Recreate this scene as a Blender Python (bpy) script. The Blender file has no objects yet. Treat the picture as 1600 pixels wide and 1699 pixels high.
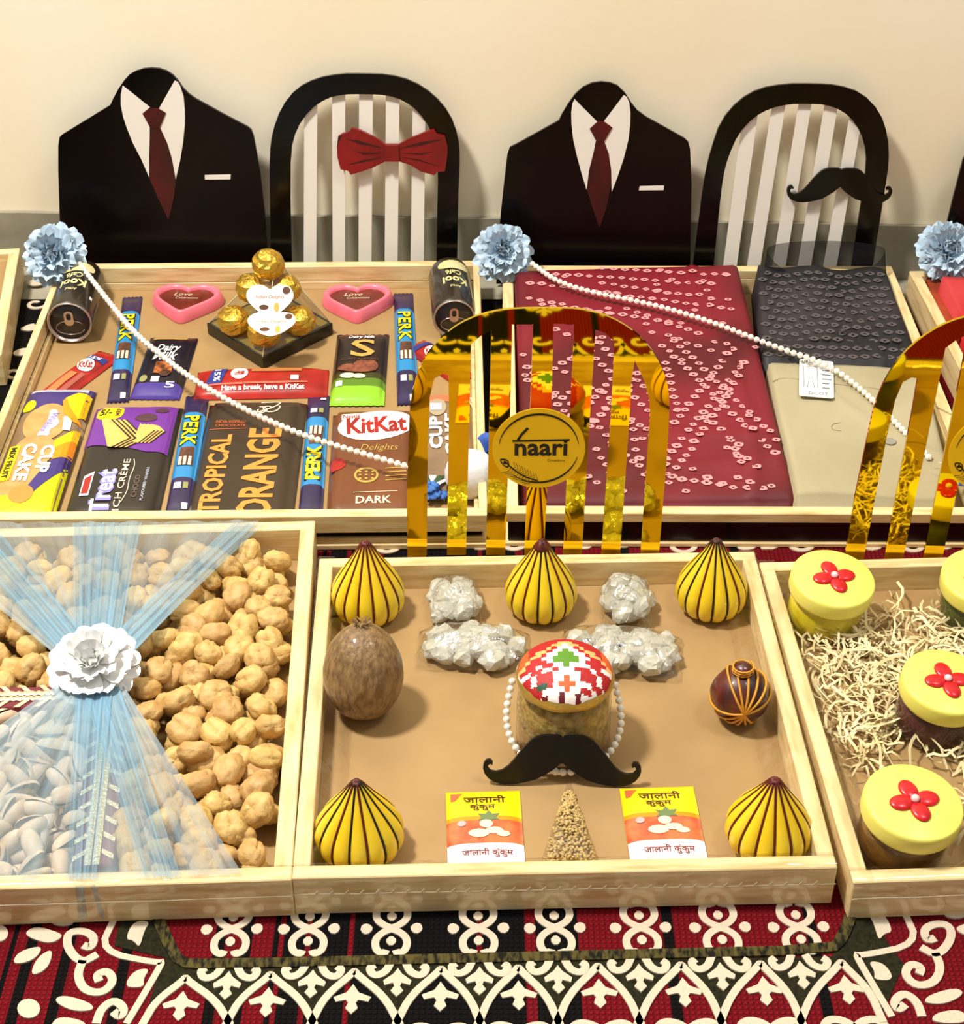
import bpy, bmesh, math, random
from math import sin, cos, pi, radians, hypot, atan2, sqrt
from mathutils import Vector, Matrix, noise
from mathutils.geometry import tessellate_polygon

sc = bpy.context.scene
col = sc.collection
random.seed(7)
R = random.Random(11)

# ------------------------------------------------------------------ camera
F_PX = 2800.0
PITCH = math.atan2(2000.0, F_PX)
CAM_H = 0.97525
cc, ss = cos(PITCH), sin(PITCH)
cam_d = bpy.data.cameras.new('camera')
cam_d.sensor_fit = 'HORIZONTAL'
cam_d.sensor_width = 36.0
cam_d.lens = F_PX / 1600.0 * 36.0
cam_d.clip_start = 0.01
cam = bpy.data.objects.new('camera', cam_d)
col.objects.link(cam)
cam.location = (0, 0, CAM_H)
cam.rotation_euler = (pi / 2 - PITCH, 0, 0)
sc.camera = cam

# ------------------------------------------------------------------ world, lamps, exposure
w = bpy.data.worlds.new('room_light')
sc.world = w
w.use_nodes = True
bg = w.node_tree.nodes['Background']
bg.inputs[0].default_value = (1.0, 0.96, 0.90, 1)
bg.inputs[1].default_value = 0.27

def area(name, loc, target, size, power, colr):
    l = bpy.data.lights.new(name, 'AREA')
    l.shape = 'DISK'
    l.size = size
    l.energy = power
    l.color = colr
    o = bpy.data.objects.new(name, l)
    col.objects.link(o)
    o.location = loc
    o.rotation_euler = (Vector(target) - Vector(loc)).to_track_quat('-Z', 'Y').to_euler()
    return o

area('overhead_light', (-0.95, 1.08, 2.3), (0, 1.35, 0), 0.30, 64, (1.0, 0.955, 0.88))
area('overhead_light', (1.1, 0.85, 2.4), (0.1, 1.3, 0), 0.5, 13, (1.0, 0.97, 0.91))  # added fill from front right to brighten the wall, no known fixture
sc.view_settings.view_transform = 'Standard'
sc.view_settings.look = 'None'
sc.view_settings.gamma = 1.0
sc.view_settings.use_curve_mapping = False
sc.view_settings.exposure = 0.28
try:
    sc.cycles.max_bounces = 8
    sc.cycles.diffuse_bounces = 3
    sc.cycles.glossy_bounces = 4
    sc.cycles.transparent_max_bounces = 16
except Exception:
    pass

# ------------------------------------------------------------------ projection helpers (photograph pixel -> point of the place)
def ray(px, py):
    u = (px - 800) / F_PX
    v = (849.5 - py) / F_PX
    return Vector((u, cc + v * ss, -ss + v * cc))

def P(px, py, z=0.0):
    r = ray(px, py)
    t = (z - CAM_H) / r.z
    return Vector((r.x * t, r.y * t, z))

def PY(px, py, y):
    r = ray(px, py)
    t = y / r.y
    return Vector((r.x * t, y, CAM_H + r.z * t))

def mpp(px, py, z):
    return (P(px + 1, py, z) - P(px, py, z)).length

def frame(o, u, v):
    u = Vector(u).normalized()
    v = Vector(v)
    n = u.cross(v).normalized()
    v = n.cross(u)
    m = Matrix((u, v, n)).transposed().to_4x4()
    m.translation = Vector(o)
    return m

def flat(o, ang):
    return Matrix.Translation(Vector(o)) @ Matrix.Rotation(ang, 4, 'Z')

def onplane(M):
    inv = M.inverted()
    n = M.to_3x3() @ Vector((0, 0, 1))
    o = M.translation
    def f(px, py):
        r = ray(px, py)
        c = Vector((0, 0, CAM_H))
        t = (o - c).dot(n) / r.dot(n)
        q = inv @ (c + r * t)
        return (q.x, q.y)
    return f

def rectfit(tl, tr, br, bl, z):
    a, b, c, d = [P(p[0], p[1], z) for p in (tl, tr, br, bl)]
    ctr = (a + b + c + d) / 4
    ux = (b - a) + (c - d)
    vy = (a - d) + (b - c)
    ang = (atan2(ux.y, ux.x) + atan2(vy.y, vy.x) - pi / 2) / 2
    return ctr, ang, ((b - a).length + (c - d).length) / 2, ((a - d).length + (b - c).length) / 2

def axisfit(top, bot, wpx, z):
    a, b = P(*top, z), P(*bot, z)
    d = a - b
    m = mpp((top[0] + bot[0]) / 2, (top[1] + bot[1]) / 2, z)
    return (a + b) / 2, atan2(d.y, d.x) - pi / 2, wpx * m, d.length

# ------------------------------------------------------------------ materials
def lin(c):
    return tuple((x / 255 / 12.92 if x / 255 <= .04045 else ((x / 255 + .055) / 1.055) ** 2.4) for x in c) + (1,)

MATS = {}
def M(name, c, r=.5, metal=0, c2=None, sc_=20, det=3, st=(1, 1, 1), bump=0, bsc=60, bst=(1, 1, 1), coat=0, spec=.5,
      rnd=0, trans=0, sub=0, lo=.35, hi=.65, sheen=0, uv=False):
    if name in MATS:
        return MATS[name]
    m = bpy.data.materials.new(name)
    m.use_nodes = True
    nt = m.node_tree
    b = nt.nodes['Principled BSDF']
    b.inputs['Base Color'].default_value = lin(c)
    b.inputs['Roughness'].default_value = r
    b.inputs['Metallic'].default_value = metal
    b.inputs['Specular IOR Level'].default_value = spec
    b.inputs['Coat Weight'].default_value = coat
    b.inputs['Transmission Weight'].default_value = trans
    if sheen:
        b.inputs['Sheen Weight'].default_value = sheen
    if sub:
        b.inputs['Subsurface Weight'].default_value = sub
        b.inputs['Subsurface Radius'].default_value = (.004, .003, .002)
    tc = nt.nodes.new('ShaderNodeTexCoord')
    def mapped(st_):
        mp = nt.nodes.new('ShaderNodeMapping')
        mp.inputs['Scale'].default_value = st_
        nt.links.new(tc.outputs['UV' if uv else 'Object'], mp.inputs['Vector'])
        return mp
    out = None
    if c2 is not None:
        n = nt.nodes.new('ShaderNodeTexNoise')
        n.inputs['Scale'].default_value = sc_
        n.inputs['Detail'].default_value = det
        nt.links.new(mapped(st).outputs[0], n.inputs['Vector'])
        rp = nt.nodes.new('ShaderNodeValToRGB')
        rp.color_ramp.elements[0].position = lo
        rp.color_ramp.elements[0].color = lin(c)
        rp.color_ramp.elements[1].position = hi
        rp.color_ramp.elements[1].color = lin(c2)
        nt.links.new(n.outputs['Fac'], rp.inputs['Fac'])
        out = rp.outputs['Color']
    if rnd:
        oi = nt.nodes.new('ShaderNodeObjectInfo')
        hs = nt.nodes.new('ShaderNodeHueSaturation')
        mr = nt.nodes.new('ShaderNodeMapRange')
        mr.inputs['To Min'].default_value = 1 - rnd
        mr.inputs['To Max'].default_value = 1 + rnd * .6
        nt.links.new(oi.outputs['Random'], mr.inputs['Value'])
        nt.links.new(mr.outputs[0], hs.inputs['Value'])
        mr2 = nt.nodes.new('ShaderNodeMapRange')
        mr2.inputs['To Min'].default_value = .493
        mr2.inputs['To Max'].default_value = .508
        nt.links.new(oi.outputs['Random'], mr2.inputs['Value'])
        nt.links.new(mr2.outputs[0], hs.inputs['Hue'])
        if out:
            nt.links.new(out, hs.inputs['Color'])
        else:
            hs.inputs['Color'].default_value = lin(c)
        out = hs.outputs['Color']
    if out:
        nt.links.new(out, b.inputs['Base Color'])
    if bump:
        n2 = nt.nodes.new('ShaderNodeTexNoise')
        n2.inputs['Scale'].default_value = bsc
        n2.inputs['Detail'].default_value = 4
        nt.links.new(mapped(bst).outputs[0], n2.inputs['Vector'])
        bp = nt.nodes.new('ShaderNodeBump')
        bp.inputs['Strength'].default_value = bump
        bp.inputs['Distance'].default_value = .002
        nt.links.new(n2.outputs['Fac'], bp.inputs['Height'])
        nt.links.new(bp.outputs[0], b.inputs['Normal'])
    MATS[name] = m
    return m

def clear(name, tint=(255, 255, 255), k=1.0, base=.02, rough=.08, bump=0, bsc=60, bst=(1, 1, 1)):
    """thin clear plastic or glass: see-through with a fresnel gloss"""
    if name in MATS:
        return MATS[name]
    m = bpy.data.materials.new(name)
    m.use_nodes = True
    nt = m.node_tree
    nt.nodes.remove(nt.nodes['Principled BSDF'])
    o = nt.nodes['Material Output']
    t = nt.nodes.new('ShaderNodeBsdfTransparent')
    t.inputs[0].default_value = lin(tint)
    g = nt.nodes.new('ShaderNodeBsdfGlossy')
    g.inputs['Roughness'].default_value = rough
    lw = nt.nodes.new('ShaderNodeLayerWeight')
    lw.inputs[0].default_value = .5
    pw = nt.nodes.new('ShaderNodeMath')
    pw.operation = 'POWER'
    pw.inputs[1].default_value = 4.0
    nt.links.new(lw.outputs['Facing'], pw.inputs[0])
    ma = nt.nodes.new('ShaderNodeMath')
    ma.operation = 'MULTIPLY_ADD'
    ma.use_clamp = True
    ma.inputs[1].default_value = k
    ma.inputs[2].default_value = base
    nt.links.new(pw.outputs[0], ma.inputs[0])
    mx = nt.nodes.new('ShaderNodeMixShader')
    nt.links.new(ma.outputs[0], mx.inputs[0])
    nt.links.new(t.outputs[0], mx.inputs[1])
    nt.links.new(g.outputs[0], mx.inputs[2])
    nt.links.new(mx.outputs[0], o.inputs['Surface'])
    if bump:
        tc = nt.nodes.new('ShaderNodeTexCoord')
        mp = nt.nodes.new('ShaderNodeMapping')
        mp.inputs['Scale'].default_value = bst
        nt.links.new(tc.outputs['Object'], mp.inputs[0])
        n2 = nt.nodes.new('ShaderNodeTexNoise')
        n2.inputs['Scale'].default_value = bsc
        n2.inputs['Detail'].default_value = 3
        nt.links.new(mp.outputs[0], n2.inputs['Vector'])
        bp = nt.nodes.new('ShaderNodeBump')
        bp.inputs['Strength'].default_value = bump
        bp.inputs['Distance'].default_value = .004
        nt.links.new(n2.outputs['Fac'], bp.inputs['Height'])
        nt.links.new(bp.outputs[0], g.inputs['Normal'])
        nt.links.new(bp.outputs[0], lw.inputs['Normal'])
    MATS[name] = m
    return m

def sheer(name, c, fac, streak=0, lo=.15, hi=.8, c2=None):
    """thin woven net: part see-through, part diffuse; streak follows the cloth's UV"""
    if name in MATS:
        return MATS[name]
    m = bpy.data.materials.new(name)
    m.use_nodes = True
    nt = m.node_tree
    nt.nodes.remove(nt.nodes['Principled BSDF'])
    o = nt.nodes['Material Output']
    t = nt.nodes.new('ShaderNodeBsdfTransparent')
    d = nt.nodes.new('ShaderNodeBsdfDiffuse')
    d.inputs[0].default_value = lin(c)
    tl = nt.nodes.new('ShaderNodeBsdfTranslucent')
    tl.inputs[0].default_value = lin(c)
    ad = nt.nodes.new('ShaderNodeMixShader')
    ad.inputs[0].default_value = .35
    nt.links.new(d.outputs[0], ad.inputs[1])
    nt.links.new(tl.outputs[0], ad.inputs[2])
    mx = nt.nodes.new('ShaderNodeMixShader')
    mx.inputs[0].default_value = fac
    if streak:
        tc = nt.nodes.new('ShaderNodeTexCoord')
        mp = nt.nodes.new('ShaderNodeMapping')
        mp.inputs['Scale'].default_value = (streak, .6, 1)
        nt.links.new(tc.outputs['UV'], mp.inputs[0])
        n = nt.nodes.new('ShaderNodeTexNoise')
        n.inputs['Scale'].default_value = 1
        n.inputs['Detail'].default_value = 3
        nt.links.new(mp.outputs[0], n.inputs['Vector'])
        mr = nt.nodes.new('ShaderNodeMapRange')
        mr.inputs['From Min'].default_value = .35
        mr.inputs['From Max'].default_value = .68
        mr.inputs['To Min'].default_value = lo
        mr.inputs['To Max'].default_value = hi
        nt.links.new(n.outputs['Fac'], mr.inputs['Value'])
        # the weave lies denser where the cloth is gathered (v = 0)
        sp = nt.nodes.new('ShaderNodeSeparateXYZ')
        nt.links.new(tc.outputs['UV'], sp.inputs[0])
        m3 = nt.nodes.new('ShaderNodeMapRange')
        m3.inputs['From Min'].default_value = .12
        m3.inputs['From Max'].default_value = .6
        m3.inputs['To Min'].default_value = .34
        m3.inputs['To Max'].default_value = 0
        nt.links.new(sp.outputs['Y'], m3.inputs['Value'])
        ad2 = nt.nodes.new('ShaderNodeMath')
        ad2.use_clamp = True
        nt.links.new(mr.outputs[0], ad2.inputs[0])
        nt.links.new(m3.outputs[0], ad2.inputs[1])
        nt.links.new(ad2.outputs[0], mx.inputs[0])
    nt.links.new(t.outputs[0], mx.inputs[1])
    nt.links.new(ad.outputs[0], mx.inputs[2])
    nt.links.new(mx.outputs[0], o.inputs['Surface'])
    MATS[name] = m
    return m

# ------------------------------------------------------------------ mesh and object helpers
def mesh(name, v, f, smooth=False, mi=None):
    me = bpy.data.meshes.new(name)
    me.from_pydata([tuple(x) for x in v], [], f)
    if smooth:
        me.polygons.foreach_set('use_smooth', [True] * len(me.polygons))
    if mi:
        me.polygons.foreach_set('material_index', mi)
    me.update()
    return me

def ob(name, me, mats=None, parent=None, mw=None, kind=None):
    o = bpy.data.objects.new(name, me)
    col.objects.link(o)
    if mats is not None and me is not None and len(me.materials) == 0:
        for x in (mats if isinstance(mats, (list, tuple)) else [mats]):
            me.materials.append(x)
    if parent is not None:
        o.parent = parent
    if mw is not None:
        o.matrix_basis = mw
    if kind:
        o['kind'] = kind
    return o

def tag(o, label, cat, group=None, kind=None):
    o['label'] = label
    o['category'] = cat
    if group:
        o['group'] = group
    if kind:
        o['kind'] = kind
    return o

def thing(name, label, cat, mw=None, group=None):
    o = bpy.data.objects.new(name, None)
    o.empty_display_size = .01
    col.objects.link(o)
    if mw is not None:
        o.matrix_basis = mw
    return tag(o, label, cat, group)

def copy_tree(o, parent=None):
    c = o.copy()
    col.objects.link(c)
    c.parent = parent
    for ch in o.children:
        copy_tree(ch, c)
    return c

class B:
    """collects shapes for one mesh"""
    def __init__(s):
        s.v, s.f, s.m = [], [], []
    def add(s, v, f, mi=0):
        k = len(s.v)
        s.v += [tuple(x) for x in v]
        s.f += [tuple(i + k for i in q) for q in f]
        s.m += [mi] * len(f)
        return s
    def build(s, name, mats, parent=None, mw=None, smooth=False, kind=None):
        return ob(name, mesh(name, s.v, s.f, smooth, s.m if any(s.m) else None), mats, parent, mw, kind)

def boxg(x0, x1, y0, y1, z0, z1):
    v = [(x, y, z) for z in (z0, z1) for y in (y0, y1) for x in (x0, x1)]
    return v, [(0, 2, 3, 1), (4, 5, 7, 6), (0, 1, 5, 4), (2, 6, 7, 3), (0, 4, 6, 2), (1, 3, 7, 5)]

def bevbox(name, x0, x1, y0, y1, z0, z1, bev=.0008, seg=1):
    bm = bmesh.new()
    v, f = boxg(x0, x1, y0, y1, z0, z1)
    vs = [bm.verts.new(q) for q in v]
    for q in f:
        bm.faces.new([vs[i] for i in q])
    if bev:
        bmesh.ops.bevel(bm, geom=bm.edges[:], offset=bev, segments=seg, affect='EDGES', profile=.5)
    me = bpy.data.meshes.new(name)
    bm.to_mesh(me)
    bm.free()
    return me

def polyg(loop, z0, z1, holes=(), fn=None):
    """extruded outline (2-D points) with holes; fn(x,y,z) bends it onto a surface"""
    loops = [list(loop)] + [list(h) for h in holes]
    vecs = [[Vector((p[0], p[1], 0)) for p in l] for l in loops]
    tri = tessellate_polygon(vecs)
    pts = [p for l in loops for p in l]
    n = len(pts)
    v = [(p[0], p[1], z1) for p in pts]
    f = []
    for t in tri:
        a, b_, c = [Vector(pts[i]) for i in t]
        s = (b_.x - a.x) * (c.y - a.y) - (b_.y - a.y) * (c.x - a.x)
        f.append(tuple(t) if s > 0 else tuple(t[::-1]))
    if z0 != z1:
        v += [(p[0], p[1], z0) for p in pts]
        f += [tuple(n + i for i in t[::-1]) for t in f[:]]
        k = 0
        for l in loops:
            m = len(l)
            ar = sum(l[i][0] * l[(i + 1) % m][1] - l[(i + 1) % m][0] * l[i][1] for i in range(m))
            for i in range(m):
                a, b_ = k + i, k + (i + 1) % m
                outer = (ar > 0) == (k == 0)
                f.append((a, n + a, n + b_, b_) if outer else (a, b_, n + b_, n + a))
            k += m
    if fn:
        v = [fn(*q) for q in v]
    return v, f

def smoothloop(pts, it=2, closed=True):
    for _ in range(it):
        q = []
        n = len(pts)
        rng = range(n) if closed else range(n - 1)
        if not closed:
            q.append(pts[0])
        for i in rng:
            a, b_ = pts[i], pts[(i + 1) % n]
            q.append(tuple(a[k] * .75 + b_[k] * .25 for k in range(len(a))))
            q.append(tuple(a[k] * .25 + b_[k] * .75 for k in range(len(a))))
        if not closed:
            q.append(pts[-1])
        pts = q
    return pts

def ell(cx, cy, rx, ry, n=28, a0=0):
    return [(cx + rx * cos(a0 + 2 * pi * i / n), cy + ry * sin(a0 + 2 * pi * i / n)) for i in range(n)]

def rrect(x0, x1, y0, y1, r, n=4):
    o = []
    for cx, cy, a in ((x1 - r, y1 - r, 0), (x0 + r, y1 - r, pi / 2), (x0 + r, y0 + r, pi), (x1 - r, y0 + r, 1.5 * pi)):
        o += [(cx + r * cos(a + pi / 2 * i / n), cy + r * sin(a + pi / 2 * i / n)) for i in range(n + 1)]
    return o

def stroke(pts, wd, taper=None):
    """flat polygon along an open polyline"""
    n = len(pts)
    L, Rr = [], []
    for i in range(n):
        a = pts[max(i - 1, 0)]
        b_ = pts[min(i + 1, n - 1)]
        dx, dy = b_[0] - a[0], b_[1] - a[1]
        d = hypot(dx, dy) or 1
        h = wd / 2 * (taper(i / (n - 1)) if taper else 1)
        L.append((pts[i][0] - dy / d * h, pts[i][1] + dx / d * h))
        Rr.append((pts[i][0] + dy / d * h, pts[i][1] - dx / d * h))
    return L, Rr

def strokeg(pts, wd, z0, z1, taper=None):
    L, Rr = stroke(pts, wd, taper)
    n = len(L)
    v, f = [], []
    for i in range(n):
        v += [(L[i][0], L[i][1], z1), (Rr[i][0], Rr[i][1], z1), (L[i][0], L[i][1], z0), (Rr[i][0], Rr[i][1], z0)]
    for i in range(n - 1):
        a, b_ = i * 4, i * 4 + 4
        f += [(a, a + 1, b_ + 1, b_), (a + 2, a, b_, b_ + 2), (a + 1, a + 3, b_ + 3, b_ + 1)]
    f += [(0, 2, 3, 1), ((n - 1) * 4, (n - 1) * 4 + 1, (n - 1) * 4 + 3, (n - 1) * 4 + 2)]
    return v, f

def latheg(prof, n=24, rf=None, cap=True):
    v, f = [], []
    for (r, z) in prof:
        for i in range(n):
            a = 2 * pi * i / n
            k = rf(a, r, z) if rf else 1
            v.append((r * k * cos(a), r * k * sin(a), z))
    for j in range(len(prof) - 1):
        for i in range(n):
            f.append((j * n + i, j * n + (i + 1) % n, (j + 1) * n + (i + 1) % n, (j + 1) * n + i))
    if cap:
        if prof[0][0] > 1e-5:
            f.append(tuple(range(n))[::-1])
        if prof[-1][0] > 1e-5:
            f.append(tuple((len(prof) - 1) * n + i for i in range(n)))
    return v, f

def tubeg(pts, r, n=6, closed=False, rfn=None):
    pts = [Vector(p) for p in pts]
    m = len(pts)
    v, f = [], []
    up = Vector((.3, .2, 1)).normalized()
    for i in range(m):
        a = pts[(i - 1) % m] if closed else pts[max(i - 1, 0)]
        b_ = pts[(i + 1) % m] if closed else pts[min(i + 1, m - 1)]
        t = (b_ - a).normalized()
        s = t.cross(up)
        if s.length < 1e-4:
            s = t.cross(Vector((1, 0, 0)))
        s.normalize()
        u2 = s.cross(t)
        rr = r * (rfn(i / max(m - 1, 1)) if rfn else 1)
        for k in range(n):
            q = 2 * pi * k / n
            v.append(pts[i] + s * (rr * cos(q)) + u2 * (rr * sin(q)))
    for i in range(m if closed else m - 1):
        for k in range(n):
            a, b_ = i * n, ((i + 1) % m) * n
            f.append((a + k, a + (k + 1) % n, b_ + (k + 1) % n, b_ + k))
    if not closed:
        f.append(tuple(range(n))[::-1])
        f.append(tuple((m - 1) * n + k for k in range(n)))
    return v, f

def gridg(nx, ny, fn):
    v = [fn(i / nx, j / ny) for j in range(ny + 1) for i in range(nx + 1)]
    f = [(j * (nx + 1) + i, j * (nx + 1) + i + 1, (j + 1) * (nx + 1) + i + 1, (j + 1) * (nx + 1) + i) for j in range(ny) for i in range(nx)]
    return v, f

def sphg(rx, ry, rz, nu=16, nv=10, fn=None):
    v, f = [], []
    for j in range(nv + 1):
        t = pi * j / nv
        for i in range(nu):
            p = 2 * pi * i / nu
            d = Vector((sin(t) * cos(p), sin(t) * sin(p), -cos(t)))
            k = fn(d) if fn else 1
            v.append((d.x * rx * k, d.y * ry * k, d.z * rz * k))
    for j in range(nv):
        for i in range(nu):
            f.append((j * nu + i, j * nu + (i + 1) % nu, (j + 1) * nu + (i + 1) % nu, (j + 1) * nu + i))
    return v, f

_txt = {}
def textg(s, bold=0, shear=0, res=2):
    key = (s, bold, shear)
    if key not in _txt:
        cu = bpy.data.curves.new('lettering', 'FONT')
        cu.body = s
        cu.resolution_u = res
        cu.offset = bold
        cu.shear = shear
        cu.fill_mode = 'FRONT'
        o = bpy.data.objects.new('lettering', cu)
        me = o.to_mesh()
        v = [tuple(q.co) for q in me.vertices]
        f = [tuple(p.vertices) for p in me.polygons]
        o.to_mesh_clear()
        bpy.data.objects.remove(o)
        bpy.data.curves.remove(cu)
        if not v:
            v, f = [(0, 0, 0), (1, 0, 0), (0, 1, 0)], [(0, 1, 2)]
        x0, x1 = min(q[0] for q in v), max(q[0] for q in v)
        y0, y1 = min(q[1] for q in v), max(q[1] for q in v)
        v = [((q[0] - x0) / (x1 - x0 or 1) - .5, (q[1] - y0) / (y1 - y0 or 1) - .5) for q in v]
        f2 = []
        for t in f:
            a, b_, c = v[t[0]], v[t[1]], v[t[2]]
            sg = (b_[0] - a[0]) * (c[1] - a[1]) - (b_[1] - a[1]) * (c[0] - a[0])
            f2.append(t if sg > 0 else t[::-1])
        _txt[key] = (v, f2)
    return _txt[key]

def text(s, parent, mat, cx, cy, wd, ht, z, rot=0, bold=0, shear=0, fn=None, name='lettering'):
    v, f = textg(s, bold, shear)
    c_, s_ = cos(rot), sin(rot)
    q = []
    for a, b_ in v:
        x, y = a * wd, b_ * ht
        q.append((cx + x * c_ - y * s_, cy + x * s_ + y * c_, z))
    if fn:
        q = [fn(*p) for p in q]
    return B().add(q, f).build(name, mat, parent)

def pr(parent, loop, mat, z, name='print', fn=None, holes=(), cell=.005):
    v, f = polyg(loop, z, z, holes)
    if fn:
        bm = bmesh.new()
        vs = [bm.verts.new(q) for q in v]
        for t in f:
            try:
                bm.faces.new([vs[i] for i in t])
            except ValueError:
                pass
        for ax in (0, 1):
            lo, hi = min(q[ax] for q in v), max(q[ax] for q in v)
            for k in range(math.ceil(lo / cell), math.floor(hi / cell) + 1):
                co, no = [0, 0, 0], [0, 0, 0]
                co[ax], no[ax] = k * cell, 1
                bmesh.ops.bisect_plane(bm, geom=bm.verts[:] + bm.edges[:] + bm.faces[:], plane_co=co, plane_no=no, dist=1e-7)
        for q in bm.verts:
            q.co = fn(*q.co)
        me = bpy.data.meshes.new(name)
        bm.to_mesh(me)
        bm.free()
        return ob(name, me, mat, parent)
    return B().add(v, f).build(name, mat, parent)

# colours of the place
PINE = M('pale_pine', (238, 214, 160), .42, c2=(206, 166, 104), sc_=9, st=(2.2, 16, 16), lo=.42, hi=.78, bump=.08, bsc=30, bst=(1, 14, 14))
PINEY = M('pale_pine_across', (238, 214, 160), .42, c2=(206, 166, 104), sc_=9, st=(16, 2.2, 16), lo=.42, hi=.78, bump=.08, bsc=30, bst=(14, 1, 14))
KRAFT = M('kraft_paper', (172, 139, 90), .6, c2=(158, 125, 78), sc_=14, lo=.3, hi=.7, bump=.05, bsc=200)
BLACKL = M('black_layer', (9, 8, 7), .3)
BLACKA = M('black_acrylic', (5, 4, 4), .15, spec=.25)
SUIT = M('near_black_brown', (11, 4, 4), .25, spec=.2)
WHITEA = M('white_acrylic', (240, 234, 222), .35)
TIE = M('dark_red_tie', (84, 10, 10), .35, c2=(40, 6, 6), sc_=12, st=(1, .8, 1))
GOLD = M('gold_mirror', (222, 190, 30), .025, 1)
GOLDS = M('gold_sticker', (250, 204, 16), .4, .15)
WHITE = M('white_print', (245, 243, 238), .45)
CREAMP = M('cream_print', (240, 222, 190), .5)
INK = M('black_ink', (10, 9, 9), .5)
YEL = M('yellow_print', (250, 222, 10), .42)
BLUEP = M('sky_blue_wrap', (46, 138, 196), .35)
NAVY = M('navy_wrap', (34, 28, 62), .33, c2=(52, 38, 84), sc_=60)
BROWNP = M('wafer_brown', (110, 66, 44), .5, c2=(70, 40, 28), sc_=120)
REDW = M('red_wrap', (178, 34, 26), .33, c2=(150, 26, 20), sc_=40)
ORANGEP = M('orange_print', (250, 148, 60), .45)
PEARL = M('pearl_white', (246, 240, 226), .18, coat=.6, spec=.6)
FILM = clear('clear_film', k=.7, base=.07, rough=.10, bump=.5, bsc=26)
GLASS = clear('jar_glass', tint=(246, 246, 240), k=.9, base=.03, rough=.04)
# ================================================================== the setting
def WY(x):                              # wall plane
    return 1.898 - (x + .6) / 1.2 * .036
wang = atan2(-.036, 1.2)
WALL = M('cream_plaster', (253, 244, 220), .8, c2=(248, 230, 190), sc_=2.2, det=2, lo=.35, hi=.75, bump=.12, bsc=30)
STONE = M('grey_stone', (172, 166, 146), .55, c2=(138, 132, 112), sc_=9, det=5, bump=.1, bsc=80)
mw = flat((0, WY(0), 0), wang)
v, f = boxg(-2, 2, .0, .1, 0, 2.6)
ob('wall_back', mesh('wall_back', v, f), WALL, mw=mw)['kind'] = 'structure'
# skirting with a ragged paint edge
top = []
for i in range(121):
    x = -1.2 + i * .02
    top.append((x, .074 + .0016 * noise.noise(Vector((x * 9, 0, 0))) + .0012 * noise.noise(Vector((x * 40, 3, 0))) - .004 * max(0, x - .1)))
v, f = polyg([(-1.2, 0), (1.2, 0)] + top[::-1], 0, .006)
o = ob('baseboard_back', mesh('baseboard_back', v, f), STONE, mw=frame((0, WY(0) - .0005, 0), (cos(wang), sin(wang), 0), (0, 0, 1)))
o['kind'] = 'structure'
v, f = boxg(-2, 2, -.8, 2.1, -.05, 0)
ob('floor', mesh('floor', v, f), STONE)['kind'] = 'structure'

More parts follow.
